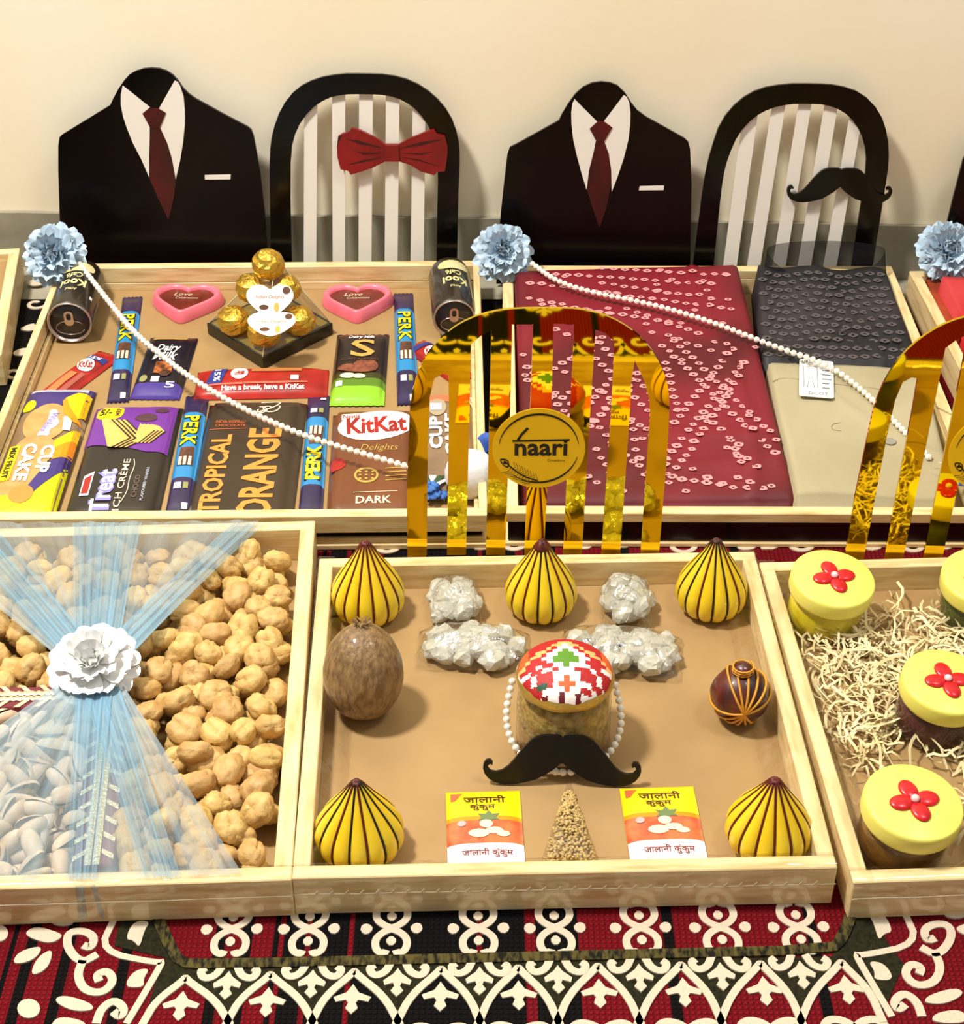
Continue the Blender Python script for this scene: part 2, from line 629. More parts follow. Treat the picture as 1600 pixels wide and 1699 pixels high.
# ------------------------------------------------------------------ carpet
def carpet_mat():
    m = bpy.data.materials.new('striped_carpet')
    m.use_nodes = True
    nt = m.node_tree
    b = nt.nodes['Principled BSDF']
    b.inputs['Roughness'].default_value = .9
    b.inputs['Specular IOR Level'].default_value = .15
    tc = nt.nodes.new('ShaderNodeTexCoord')
    sx = nt.nodes.new('ShaderNodeSeparateXYZ')
    nt.links.new(tc.outputs['Object'], sx.inputs[0])
    px_edges = [(-420, 0), (-330, 1), (12, 0), (26, 1), (46, 0), (58, 1), (104, 0), (120, 1), (204, 0), (222, 1), (352, 0), (366, 1), (398, 0), (412, 1), (452, 0),
                (458, 1), (470, 0), (500, 1), (508, 0), (574, 1), (584, 0), (784, 1), (792, 0), (868, 1), (880, 0), (952, 1), (1100, 0), (1112, 1), (1340, 0), (1356, 1)]
    mr = nt.nodes.new('ShaderNodeMapRange')
    mr.inputs['From Min'].default_value = -.5
    mr.inputs['From Max'].default_value = .5
    nt.links.new(sx.outputs['X'], mr.inputs['Value'])
    rp = nt.nodes.new('ShaderNodeValToRGB')
    rp.color_ramp.interpolation = 'CONSTANT'
    els = rp.color_ramp.elements
    red, blk = lin((150, 14, 30)), lin((14, 10, 11))
    for i, (p, k) in enumerate(px_edges):
        pos = min(1, max(0, P(p, 1570, 0).x + .5))
        e = els[i] if i < 2 else els.new(pos)
        e.position = pos
        e.color = red if k else blk
    nt.links.new(mr.outputs[0], rp.inputs['Fac'])
    wv = []
    for ax in ('X', 'Y'):
        ma = nt.nodes.new('ShaderNodeMath')
        ma.operation = 'MULTIPLY'
        ma.inputs[1].default_value = 2 * pi / .0042
        nt.links.new(sx.outputs[ax], ma.inputs[0])
        sn = nt.nodes.new('ShaderNodeMath')
        sn.operation = 'SINE'
        nt.links.new(ma.outputs[0], sn.inputs[0])
        wv.append(sn)
    mm = nt.nodes.new('ShaderNodeMath')
    mm.operation = 'MINIMUM'
    nt.links.new(wv[0].outputs[0], mm.inputs[0])
    nt.links.new(wv[1].outputs[0], mm.inputs[1])
    bp = nt.nodes.new('ShaderNodeBump')
    bp.inputs['Strength'].default_value = .9
    bp.inputs['Distance'].default_value = .0012
    nt.links.new(mm.outputs[0], bp.inputs['Height'])
    nt.links.new(bp.outputs[0], b.inputs['Normal'])
    m2 = nt.nodes.new('ShaderNodeMapRange')
    m2.inputs['From Min'].default_value = -1
    m2.inputs['To Min'].default_value = .40
    nt.links.new(mm.outputs[0], m2.inputs['Value'])
    mx = nt.nodes.new('ShaderNodeMix')
    mx.data_type = 'RGBA'
    mx.blend_type = 'MULTIPLY'
    mx.inputs['Factor'].default_value = 1
    nt.links.new(rp.outputs['Color'], mx.inputs['A'])
    nt.links.new(m2.outputs[0], mx.inputs['B'])
    nt.links.new(mx.outputs['Result'], b.inputs['Base Color'])
    return m

CZ = .004
carpet = thing('carpet', 'red and black striped carpet with cream motifs under all the trays', 'carpet')
v, f = boxg(-1.1, 1.1, .1, 1.80, 0.0002, CZ)
ob('ground_weave', mesh('ground_weave', v, f), carpet_mat(), carpet)
CREAM = M('cream_pile', (214, 198, 174), .9, spec=.1, bump=.6, bsc=700)
OLIVE = M('olive_pile', (44, 42, 24), .9, spec=.1, c2=(30, 29, 18), sc_=300, bump=.6, bsc=600)
BRAID = M('braided_olive', (86, 76, 36), .85, spec=.2, c2=(20, 18, 10), sc_=1, st=(260, 90, 1), lo=.4, hi=.6, bump=.6, bsc=400)
CP = lambda x, y: tuple(P(x, y, CZ)[:2])
def CPs(pts):
    return [CP(*p) for p in pts]
def strk(b_, pts, wd, z1=.0012, taper=None, sm=2):
    b_.add(*strokeg(smoothloop(pts, sm, False), wd, 0, z1, taper))
def spiral(cx, cy, r0, r1, a0, turns, n=16):
    return [(cx + (r0 + (r1 - r0) * t / n) * cos(a0 + turns * 2 * pi * t / n), cy + (r0 + (r1 - r0) * t / n) * sin(a0 + turns * 2 * pi * t / n)) for t in range(n + 1)]

# figure-eight motif
b8 = B()
u = .001
for s in (-1, 1):
    b8.add(*polyg(smoothloop([(s * 13 * u, 0), (s * 17 * u, 5 * u), (s * 22 * u, 4 * u), (s * 23 * u, -2 * u), (s * 18 * u, -6 * u)], 1), 0, .0012))
    strk(b8, [(-s * 2 * u, 0), (s * 6 * u, 3 * u), (s * 12 * u, 10 * u), (s * 11 * u, 20 * u), (s * 5 * u, 24 * u), (s * 3.5 * u, 20 * u)], .0056)
    strk(b8, [(-s * 2 * u, 0), (s * 6 * u, -3 * u), (s * 12 * u, -10 * u), (s * 11 * u, -20 * u), (s * 5 * u, -24 * u), (s * 3.5 * u, -20 * u)], .0056)
    b8.add(*polyg(smoothloop([(0, s * 6 * u), (4.6 * u, s * 11.5 * u), (0, s * 17 * u), (-4.6 * u, s * 11.5 * u)], 1), 0, .0012))
me8 = mesh('motif', b8.v, b8.f)
me8.materials.append(CREAM)
for k, x in enumerate((385, 513, 650, 794, 921, 1063, 1195, 1325)):
    p = P(x, 1543 - (x - 385) * .004, CZ)
    ob('motif', me8, None, carpet, flat(p, .02))
# olive field, braid, arches
peaks = [(-120, 1640), (20, 1640), (165, 1640), (308, 1624), (449, 1620), (588, 1615), (732, 1609), (860, 1608), (992, 1606), (1130, 1605), (1262, 1603), (1396, 1600), (1530, 1600), (1670, 1600)]
peaks = [(308, 1626), (449, 1620), (588, 1615), (732, 1611), (860, 1609), (992, 1606), (1130, 1604), (1262, 1602), (1396, 1600)]
vall = []
for i in range(len(peaks) - 1):
    vall.append(((peaks[i][0] + peaks[i + 1][0]) / 2, 1695))
lower = [(238, 1699)]
for i, p in enumerate(peaks):
    a = lower[-1]
    lower.append(((a[0] * .45 + p[0] * .55) - 8, a[1] * .42 + p[1] * .58))
    lower.append(p)
    b_ = vall[i] if i < len(vall) else (1462, 1690)
    lower.append(((b_[0] * .45 + p[0] * .55) + 8, b_[1] * .42 + p[1] * .58))
    lower.append(b_)
up_ = [(1500, 1600), (1470, 1560), (1450, 1490), (1412, 1500), (1402, 1560), (1380, 1588), (300, 1606), (280, 1570), (262, 1525), (200, 1520), (190, 1570), (275, 1590), (255, 1640)]
v, f = polyg(CPs(lower + up_), 0, .0006)
ob('field', mesh('olive_field', v, f), OLIVE, carpet, flat((0, 0, CZ), 0))
for q in ([(262, 1524), (282, 1572), (300, 1600), (340, 1602), (700, 1594), (1040, 1586), (1380, 1578), (1398, 1558), (1412, 1520)],):
    bb = B()
    strk(bb, CPs(q), .0085, .0022, sm=1)
    bb.build('braid', BRAID, carpet, flat((0, 0, CZ), 0))
for i, p in enumerate(peaks):
    l = lower[0] if i == 0 else vall[i - 1]
    r_ = vall[i] if i < len(vall) else (1462, 1690)
    bb = B()
    le, re_ = (l[0] - 4, l[1] + 8), (r_[0] + 4, r_[1] + 8)
    strk(bb, CPs([le, l, ((l[0] + p[0]) / 2 - 14, (l[1] + p[1]) / 2), (p[0] - 5, p[1] + 4), (p[0], p[1] - 3), (p[0] + 5, p[1] + 4), ((r_[0] + p[0]) / 2 + 14, (r_[1] + p[1]) / 2), r_, re_]), .0056, .0016, sm=2)
    c0 = CP(p[0], p[1])
    # bud and double scroll in the arch
    bud = [(0, -8), (5, -17), (15, -22), (13, -27), (5, -25), (3, -28), (5, -34), (0, -40), (-5, -34), (-3, -28), (-5, -25), (-13, -27), (-15, -22), (-5, -17)]
    bb.add(*polyg([(c0[0] + a * .00088, c0[1] - .004 + b_ * .0008) for a, b_ in bud], 0, .0012))
    for s in (-1, 1):
        strk(bb, [(c0[0] + s * a * .001, c0[1] + b_ * .001) for a, b_ in [(0, -56), (6, -50), (16, -48), (22, -54), (20, -64), (13, -64)]], .0062, .0012)
    bb.build('motif', CREAM, carpet, flat((0, 0, CZ), 0))
bc = B()
for s in (-1, 1):
    strk(bc, [(s * 5 * u, 13 * u), (s * 9 * u, 3 * u), (s * 17 * u, 0), (s * 21 * u, 7 * u), (s * 17 * u, 10 * u)], .0058)
bc.add(*polyg([(0, 7 * u), (3 * u, 2 * u), (10 * u, -4 * u), (9 * u, -8 * u), (3 * u, -6 * u), (2 * u, -9 * u), (4.5 * u, -13 * u), (0, -18 * u), (-4.5 * u, -13 * u), (-2 * u, -9 * u), (-3 * u, -6 * u), (-9 * u, -8 * u), (-10 * u, -4 * u), (-3 * u, 2 * u)], 0, .0014))
mec = mesh('motif', bc.v, bc.f)
mec.materials.append(CREAM)
for i in range(len(vall)):
    x = vall[i][0]
    ob('motif', mec, None, carpet, flat(P(x, 1626 - (x - 380) * .018, CZ + .0006), 0))
for yy, me_ in ((.655, mec), (.60, me8), (.545, mec), (.47, me8)):
    for i in range(15):
        ob('motif', me_, None, carpet, flat((-.5 + i * .072, yy, CZ), 0 if me_ is me8 else pi))
# corner scrolls: left group traced once, right group mirrored in the place
def corner(mx):
    T = (lambda x, y: CP(x, y)) if not mx else (lambda x, y: CP(1690 - x, y - 12))
    bb = B()
    def S(pts, wd=.0062, tp=None):
        strk(bb, [T(*p) for p in pts], wd, .0014, tp)
    S([(190, 1525), (165, 1580), (262, 1600), (272, 1595), (240, 1650), (210, 1700)], .005)
    S([(162, 1585), (135, 1600), (112, 1575), (112, 1550), (135, 1545), (158, 1555), (152, 1575), (138, 1570)])
    S([(138, 1595), (128, 1620), (140, 1645), (170, 1650), (190, 1630), (180, 1612), (160, 1618), (165, 1630)])
    S([(160, 1700), (168, 1675), (190, 1660), (208, 1675), (200, 1690), (188, 1680)])
    for pl in ([(40, 1550), (60, 1538), (95, 1548), (106, 1555), (85, 1568), (55, 1560)], [(20, 1600), (32, 1580), (72, 1570), (62, 1590), (40, 1600)],
               [(50, 1620), (62, 1590), (88, 1575), (84, 1600), (70, 1615)], [(88, 1662), (105, 1652), (150, 1665), (158, 1678), (120, 1680)],
               [(205, 1640), (222, 1612), (250, 1608), (238, 1625), (240, 1640)], [(85, 1700), (100, 1688), (140, 1695), (145, 1710), (90, 1712)],
               [(80, 1528), (100, 1520), (125, 1526), (120, 1536), (95, 1538)], [(208, 1560), (222, 1530), (250, 1530), (240, 1545), (232, 1575), (222, 1562)]):
        bb.add(*polyg(smoothloop([T(*p) for p in pl], 2), 0, .0014))
    for c in ((48, 1675, 19, 16), (-2, 1550, 16, 14)):
        bb.add(*polyg([T(*p) for p in ell(*c, 16)], 0, .0014))
    bb.build('motif', CREAM, carpet, flat((0, 0, CZ), 0))
corner(False)
corner(True)
# motifs seen in the gaps between the trays
for px_, py_, rr in [(60, 505, 1), (52, 545, 2), (38, 585, 0), (24, 620, 1), (60, 470, 0), (580, 903, 0), (640, 905, 1), (730, 903, 2), (800, 905, 0), (850, 902, 1), (965, 903, 0), (1030, 903, 2), (1130, 905, 1),
                     (1240, 905, 0), (1280, 905, 2), (1325, 902, 1), (1450, 905, 0), (1510, 905, 1), (1570, 905, 2), (835, 600, 1), (830, 520, 2)]:
    bb = B()
    c0 = P(px_, py_, CZ)
    if rr == 0:
        bb.add(*polyg(ell(0, 0, .011, .008, 14), 0, .0012))
    elif rr == 1:
        strk(bb, spiral(0, 0, .004, .014, 1, .9), .005)
    else:
        bb.add(*polyg(smoothloop([(-.016, -.004), (0, .012), (.006, .004), (.016, .006), (.004, -.008)], 1), 0, .0012))
    bb.build('motif', CREAM, carpet, flat(c0, R.uniform(-.6, .6)))
# ================================================================== trays
TRAY = {}
def tray(key, label, ctr, ang, w_, d_, layers, floor_z, th=.0125, liner=KRAFT, base=PINE, ths=None):
    """layers: (z0, z1, inset, material along x, material along y)"""
    T = thing('wooden_tray', label, 'tray', flat((ctr[0], ctr[1], CZ + .0006), ang))
    th0 = th
    for (z0, z1, ins, m1, m2, *t_) in layers:
        x, y = w_ / 2 - ins, d_ / 2 - ins
        th = t_[0] if t_ else th0
        nm = 'plank'
        ob(nm, bevbox(nm, -x, x, -y, -y + th, z0, z1), m1, T)
        ob(nm, bevbox(nm, -x, x, y - th, y, z0, z1), m1, T)
        tx = min(th, (ths or th0) - ins) if ths else th
        ob(nm, bevbox(nm, -x, -x + tx, -y + th, y - th, z0, z1), m2, T)
        ob(nm, bevbox(nm, x - tx, x, -y + th, y - th, z0, z1), m2, T)
    th = th0
    ob('base_board', bevbox('base_board', -w_ / 2 + th * .6, w_ / 2 - th * .6, -d_ / 2 + th * .6, d_ / 2 - th * .6, .0005, floor_z - .001, 0), base, T)
    a, b_ = w_ / 2 - (ths or th) - .0006, d_ / 2 - th - .0006
    v, f = gridg(24, 24, lambda s, t: ((s * 2 - 1) * a, (t * 2 - 1) * b_, floor_z + .0004 * noise.noise(Vector((s * 5, t * 5, ctr[0])))))
    ob('paper_liner', mesh('paper_liner', v, f, True), liner, T)
    TRAY[key] = (T, w_, d_, floor_z + CZ + .0006, th)
    return T

def edge_tray(pb, pf, side, w_, z=.044):
    a, b_ = P(*pb, z), P(*pf, z)
    d = a - b_
    ang = atan2(d.y, d.x) - pi / 2
    mid = (a + b_) / 2
    n = Vector((cos(ang), sin(ang), 0)) * (w_ / 2 * side)
    return mid + n, ang, w_, d.length

one = [(0, .039, 0, PINE, PINEY)]
lay_b = [(.020, .040, 0, PINE, PINEY), (.012, .020, .005, BLACKL, BLACKL, .0075), (.0065, .012, .002, PINE, PINEY, .006), (.0, .006, .0, PINE, PINEY, .006), (.0095, .0202, .0122, PINE, PINE, .0012)]  # black layer puts the shadow of the gap between planks into colour
lay_c = [(.029, .040, 0, PINE, PINEY), (.005, .029, .003, BLACKL, BLACKL, .005), (0, .005, 0, PINE, PINEY, .006), (.005, .029, .008, PINE, PINEY, .0045)]  # black band between the pale rim and the base
tray('A', 'wooden tray cut off by the left edge of the picture, against the wall', *edge_tray((29, 434), (7, 560), -1, .30)[:2], .30, .26, one, .028)
tray('B', 'large pine tray full of chocolates and snack packs', *rectfit((90, 433), (797, 438), (808, 855), (-57, 863), .044), lay_b, .010, ths=.008)
tray('C', 'pine tray holding red cloth, dark shirt and beige trousers', *rectfit((822, 436), (1489, 447), (1640, 850), (854, 856), .044), lay_c, .010)
da = .035
dv = Vector((-sin(da), cos(da), 0))
db = P(1509, 449, .044)
dctr = db - dv * .24 + Vector((cos(da), sin(da), 0)) * .23
tray('D', 'wooden tray of red cloth cut off by the right edge of the picture', dctr, da, .46, .48, one, .012)
tray('E', 'pine tray of dried apricots and pistachios tied with blue net', *edge_tray((523, 863), (484, 1459), -1, .46), one, .003, .0135)
tray('F', 'pine tray with yellow dumplings, coconut and turbaned jar in the middle', *rectfit((525, 919), (1249, 921), (1396, 1438), (492, 1457), .044), one, .012)
tray('G', 'pine tray with yellow-lidded jars in shredded paper', *edge_tray((1260, 932), (1417, 1464), 1, .40), one, .012)
FZ = {k: TRAY[k][3] for k in TRAY}

# ================================================================== cut-out panels against the wall
def panel_frame(x, y, lean=5, ang=wang):
    return frame((x, y, CZ + .001), (cos(ang), sin(ang), 0), (0, sin(radians(lean)), cos(radians(lean))))

def to2(z, ox, oy, k):
    return [(ox + a / k, oy + b_ / k) for a, b_ in z]

def plate(T, fr, pxs, z0, z1, mat, name, sm=0, holes=()):
    g = onplane(fr)
    l = [g(*p) for p in pxs]
    if sm:
        l = smoothloop(l, sm)
    v, f = polyg(l, z0, z1, [smoothloop([g(*p) for p in h], sm) if sm else [g(*p) for p in h] for h in holes])
    return ob(name, mesh(name, v, f), mat, T)

def bottomed(pts, fr, nl):
    """drop the first/last nl outline points to the foot of the panel"""
    return pts

def suit(label, fr, out, colL, colR, knot, blade, pocket, neck, fold):
    T = thing('suit_cutout', label, 'cutout', fr)
    g = onplane(fr)
    loop = [g(*p) for p in out]
    loop[0] = (loop[0][0], 0)
    loop[-1] = (loop[-1][0], 0)
    v, f = polyg(loop, 0, .004)
    ob('jacket', mesh('jacket', v, f), SUIT, T)
    plate(T, fr, neck, .004, .0046, BLACKA, 'neck', 1)
    plate(T, fr, colL, .004, .0052, WHITEA, 'shirt_collar')
    plate(T, fr, colR, .004, .0052, WHITEA, 'shirt_collar')
    tb = plate(T, fr, blade, .004, .0056, TIE, 'tie', 0)
    plate(tb, fr, knot, .004, .0062, TIE, 'tie_knot', 0)
    plate(T, fr, pocket, .004, .0052, WHITEA, 'pocket_square')
    bb = B()
    for ln in fold:
        bb.add(*strokeg([g(*p) for p in ln], .0022, .004, .0046))
    bb.build('lapel_edge', BLACKA, T)
    return T

fr1 = panel_frame(-.37, 1.853, 5)
suit('dark suit cut-out with red tie, behind the chocolate tray', fr1,
     [(102, 430), (100, 350), (98, 280), (98, 240), (100, 226), (104, 222), (184, 173), (189, 162), (198, 145), (207, 132), (216, 122), (227, 116), (240, 112), (252, 111), (265, 112), (277, 116), (288, 123), (297, 133), (305, 145), (314, 154), (325, 162), (370, 187), (412, 209), (418, 214), (422, 225), (432, 280), (440, 350), (445, 430)],
     [(205, 140), (250, 176), (238, 186), (250, 209), (249, 292), (236, 262), (222, 235), (212, 210), (206, 192), (202, 172), (202, 155)],
     [(291, 132), (264, 180), (277, 185), (267, 209), (279, 235), (286, 258), (293, 295), (300, 265), (305, 235), (308, 205), (308, 180), (306, 158), (300, 140), (296, 134)],
     [(250, 177), (264, 177), (277, 185), (267, 209), (252, 210), (238, 186)],
     [(252, 209), (267, 209), (279, 235), (287, 262), (293, 297), (290, 325), (281, 362), (266, 330), (250, 294), (249, 260), (250, 230)],
     [(341, 288.5), (384, 287.5), (383.5, 295), (341.5, 295.5)],
     [(207, 136), (222, 121), (240, 114), (255, 113), (275, 117), (290, 129), (264, 178), (250, 176)],
     [[(200, 150), (203, 180), (213, 222), (249, 296), (281, 364)], [(309, 165), (309, 205), (294, 297), (281, 364)]])
k2 = lambda z: to2(z, 800, 80, 2)
fr2 = panel_frame(.11, 1.838, 5)
suit2 = suit('dark suit cut-out with red tie, behind the red cloth', fr2,
     k2([(48, 700), (55, 620), (70, 470), (84, 350), (92, 326), (120, 312), (255, 237), (265, 215), (285, 182), (310, 148), (335, 126), (365, 112), (395, 108), (425, 111), (450, 121), (475, 146), (495, 178), (515, 203), (545, 225), (590, 250), (672, 296), (684, 308), (690, 330), (695, 450), (695, 700)]),
     k2([(307, 165), (382, 240), (357, 262), (378, 300), (370, 340), (355, 400), (347, 465), (330, 410), (314, 350), (303, 300), (297, 250), (296, 210), (300, 180)]),
     k2([(470, 152), (405, 238), (432, 258), (405, 305), (420, 345), (428, 400), (430, 472), (450, 420), (470, 360), (485, 300), (491, 250), (492, 210), (488, 175), (480, 158)]),
     k2([(385, 236), (405, 238), (432, 258), (405, 305), (380, 305), (357, 262)]),
     k2([(380, 303), (405, 303), (420, 345), (428, 400), (428, 450), (412, 525), (390, 590), (365, 520), (349, 466), (355, 400), (370, 340)]),
     k2([(523, 454), (603, 452), (602, 466), (520, 467)]),
     k2([(312, 160), (335, 132), (365, 116), (395, 112), (430, 117), (455, 130), (468, 150), (405, 236), (384, 238)]),
     [k2([(290, 190), (292, 240), (312, 350), (347, 470), (390, 595)]), k2([(496, 200), (496, 260), (470, 370), (431, 475), (390, 595)])])
g2 = onplane(fr2)
suit3 = copy_tree(suit2)
fr3 = panel_frame(.11, 1.838, 5)
dx = P(1586, 430, .04).x - P(846, 430, .04).x
fr3.translation += Vector((cos(wang), sin(wang), 0)) * (dx - .008)
suit3.matrix_basis = fr3
suit3['label'] = 'dark suit cut-out cut off by the right edge of the picture'

HALF = [(0, -20), (14, -36), (60, -46), (105, -48), (180, -46), (240, -30), (290, 0), (340, 55), (395, 125), (450, 205), (505, 275), (560, 320), (620, 338), (668, 330), (694, 300), (692, 268), (676, 254), (655, 268), (650, 240), (668, 218), (690, 212), (718, 222), (738, 258), (742, 300), (728, 352), (690, 404), (640, 436), (580, 455), (500, 460), (420, 452), (340, 434), (240, 404), (160, 355), (80, 300), (0, 222)]
def moustache_loop(w_, h_=None):
    s = w_ / 1484
    k = (h_ / 508) if h_ else s
    l = [(a * s, -(b_ - 206) * k) for a, b_ in HALF]
    return l + [(-a, b_) for a, b_ in l[-2:0:-1]]

def chairback(label, fr, outer, inner, slats, deco):
    T = thing('chair_back_cutout', label, 'cutout', fr)
    g = onplane(fr)
    o_ = [g(*p) for p in outer]
    i_ = [g(*p) for p in inner]
    for l in (o_, i_):
        l[0] = (l[0][0], 0)
        l[-1] = (l[-1][0], 0)
    oo = [o_[0]] + smoothloop(o_[1:-1], 1, False) + [o_[-1]]
    ii = [i_[0]] + smoothloop(i_[1:-1], 1, False) + [i_[-1]]
    v, f = polyg(oo + ii[::-1], 0, .004)
    ob('frame', mesh('frame', v, f), BLACKA, T)
    for (t0, t1, tl, tr, b0, b1, bl) in slats:
        q = [g(b0, bl), g(b1, bl), g(t1, tr - 6), g(t0, tl - 6)]
        e0 = (q[0][0] - q[3][0]) / (q[3][1] - q[0][1]) * q[0][1]
        q[0], q[1] = (q[0][0] + e0, 0), (q[1][0] + e0, 0)
        v, f = polyg(q, -.0022, -.0002)
        ob('slat', mesh('slat', v, f), WHITEA, T)
    deco(T, g)
    return T

def bow(T, g):
    z = [(1125, 285), (1140, 276), (1160, 271), (1170, 258), (1200, 266), (1240, 286), (1282, 312), (1325, 312), (1365, 291), (1410, 272), (1443, 262), (1452, 278), (1478, 284), (1487, 320), (1486, 350), (1478, 400), (1452, 403), (1443, 413), (1400, 402), (1365, 380), (1325, 367), (1282, 367), (1240, 388), (1200, 402), (1166, 412), (1158, 399), (1133, 394), (1123, 355), (1121, 320)]
    red = M('bow_red', (138, 14, 16), .35, c2=(112, 8, 12), sc_=30)
    drk = M('bow_dark_red', (62, 4, 8), .4)
    L = [g(*p) for p in to2(z, 0, 80, 2)]
    v, f = polyg(L, .004, .009)
    bo = ob('bow_tie', mesh('bow_tie', v, f), red, T)
    v, f = polyg([g(*p) for p in to2([(1281, 313), (1325, 313), (1327, 366), (1281, 366)], 0, 80, 2)], .009, .0115)
    ob('knot', mesh('knot', v, f), M('bow_red', ()), bo)
    for z in ([(1280, 325), (1200, 300), (1150, 292), (1200, 312)], [(1280, 352), (1200, 372), (1150, 380), (1210, 362)], [(1328, 325), (1400, 302), (1470, 295), (1400, 315)], [(1328, 352), (1400, 368), (1465, 385), (1390, 360)], [(1278, 340), (1210, 338), (1180, 332), (1210, 345)], [(1330, 340), (1400, 340), (1440, 335), (1400, 346)]):
        pr(bo, [g(*p) for p in to2(z, 0, 80, 2)][::-1], drk, .0092, 'crease')
    pr(bo, L[:1] + [((a + L[0][0] * 0), b_) for a, b_ in L[1:2]] + L[-1:], drk, .0091, 'crease')

def mous(T, g):
    c0 = g(1393, 303)
    wd = abs(g(1476, 303)[0] - g(1301, 303)[0])
    v, f = polyg([(c0[0] + a, c0[1] + b_ - .001) for a, b_ in moustache_loop(wd)], .004, .008)
    ob('moustache', mesh('moustache', v, f), BLACKA, T)

k1 = lambda z: to2(z, 0, 80, 2)
chairback('black arched chair-back cut-out with red bow tie on white slats', panel_frame(-.12, 1.846, 5),
    k1([(896, 690), (897, 480), (896, 350), (905, 275), (935, 192), (985, 130), (1050, 97), (1130, 82), (1210, 82), (1290, 84), (1370, 105), (1440, 150), (1495, 215), (1522, 290), (1528, 360), (1522, 480), (1516, 690)]),
    k1([(967, 690), (965, 500), (966, 340), (985, 265), (1030, 200), (1085, 163), (1140, 150), (1210, 149), (1285, 152), (1340, 170), (1390, 207), (1430, 265), (1450, 330), (1455, 420), (1452, 520), (1448, 690)]),
    [tuple(x for x in (505, 526.5, 182, 170, 504, 525, 425)), (551, 573, 158, 154, 552, 572.5, 425), (596, 619, 153, 153, 595, 616.5, 425), (640.5, 663, 155, 160, 638.5, 660, 425), (685, 706, 172, 190, 681.5, 703.5, 425)], bow)
chairback('black arched chair-back cut-out with moustache on white slats', panel_frame(.33, 1.83, 5),
    k2([(698, 690), (728, 490), (742, 400), (758, 335), (790, 240), (850, 170), (920, 130), (1010, 115), (1100, 115), (1180, 119), (1260, 145), (1320, 208), (1345, 285), (1350, 370), (1335, 470), (1296, 690)]),
    k2([(768, 690), (790, 500), (800, 420), (815, 360), (850, 280), (900, 226), (955, 196), (1020, 182), (1080, 181), (1140, 184), (1195, 204), (1240, 246), (1268, 310), (1275, 380), (1258, 500), (1226, 690)]),
    [(1232, 1258, 207, 195, 1202.5, 1225, 425), (1282, 1305, 178, 173, 1245, 1267, 410), (1327, 1348, 171, 172, 1288, 1310, 407), (1370, 1391, 173, 180, 1330, 1352, 407), (1411, 1429, 195, 212, 1373, 1395, 407)], mous)

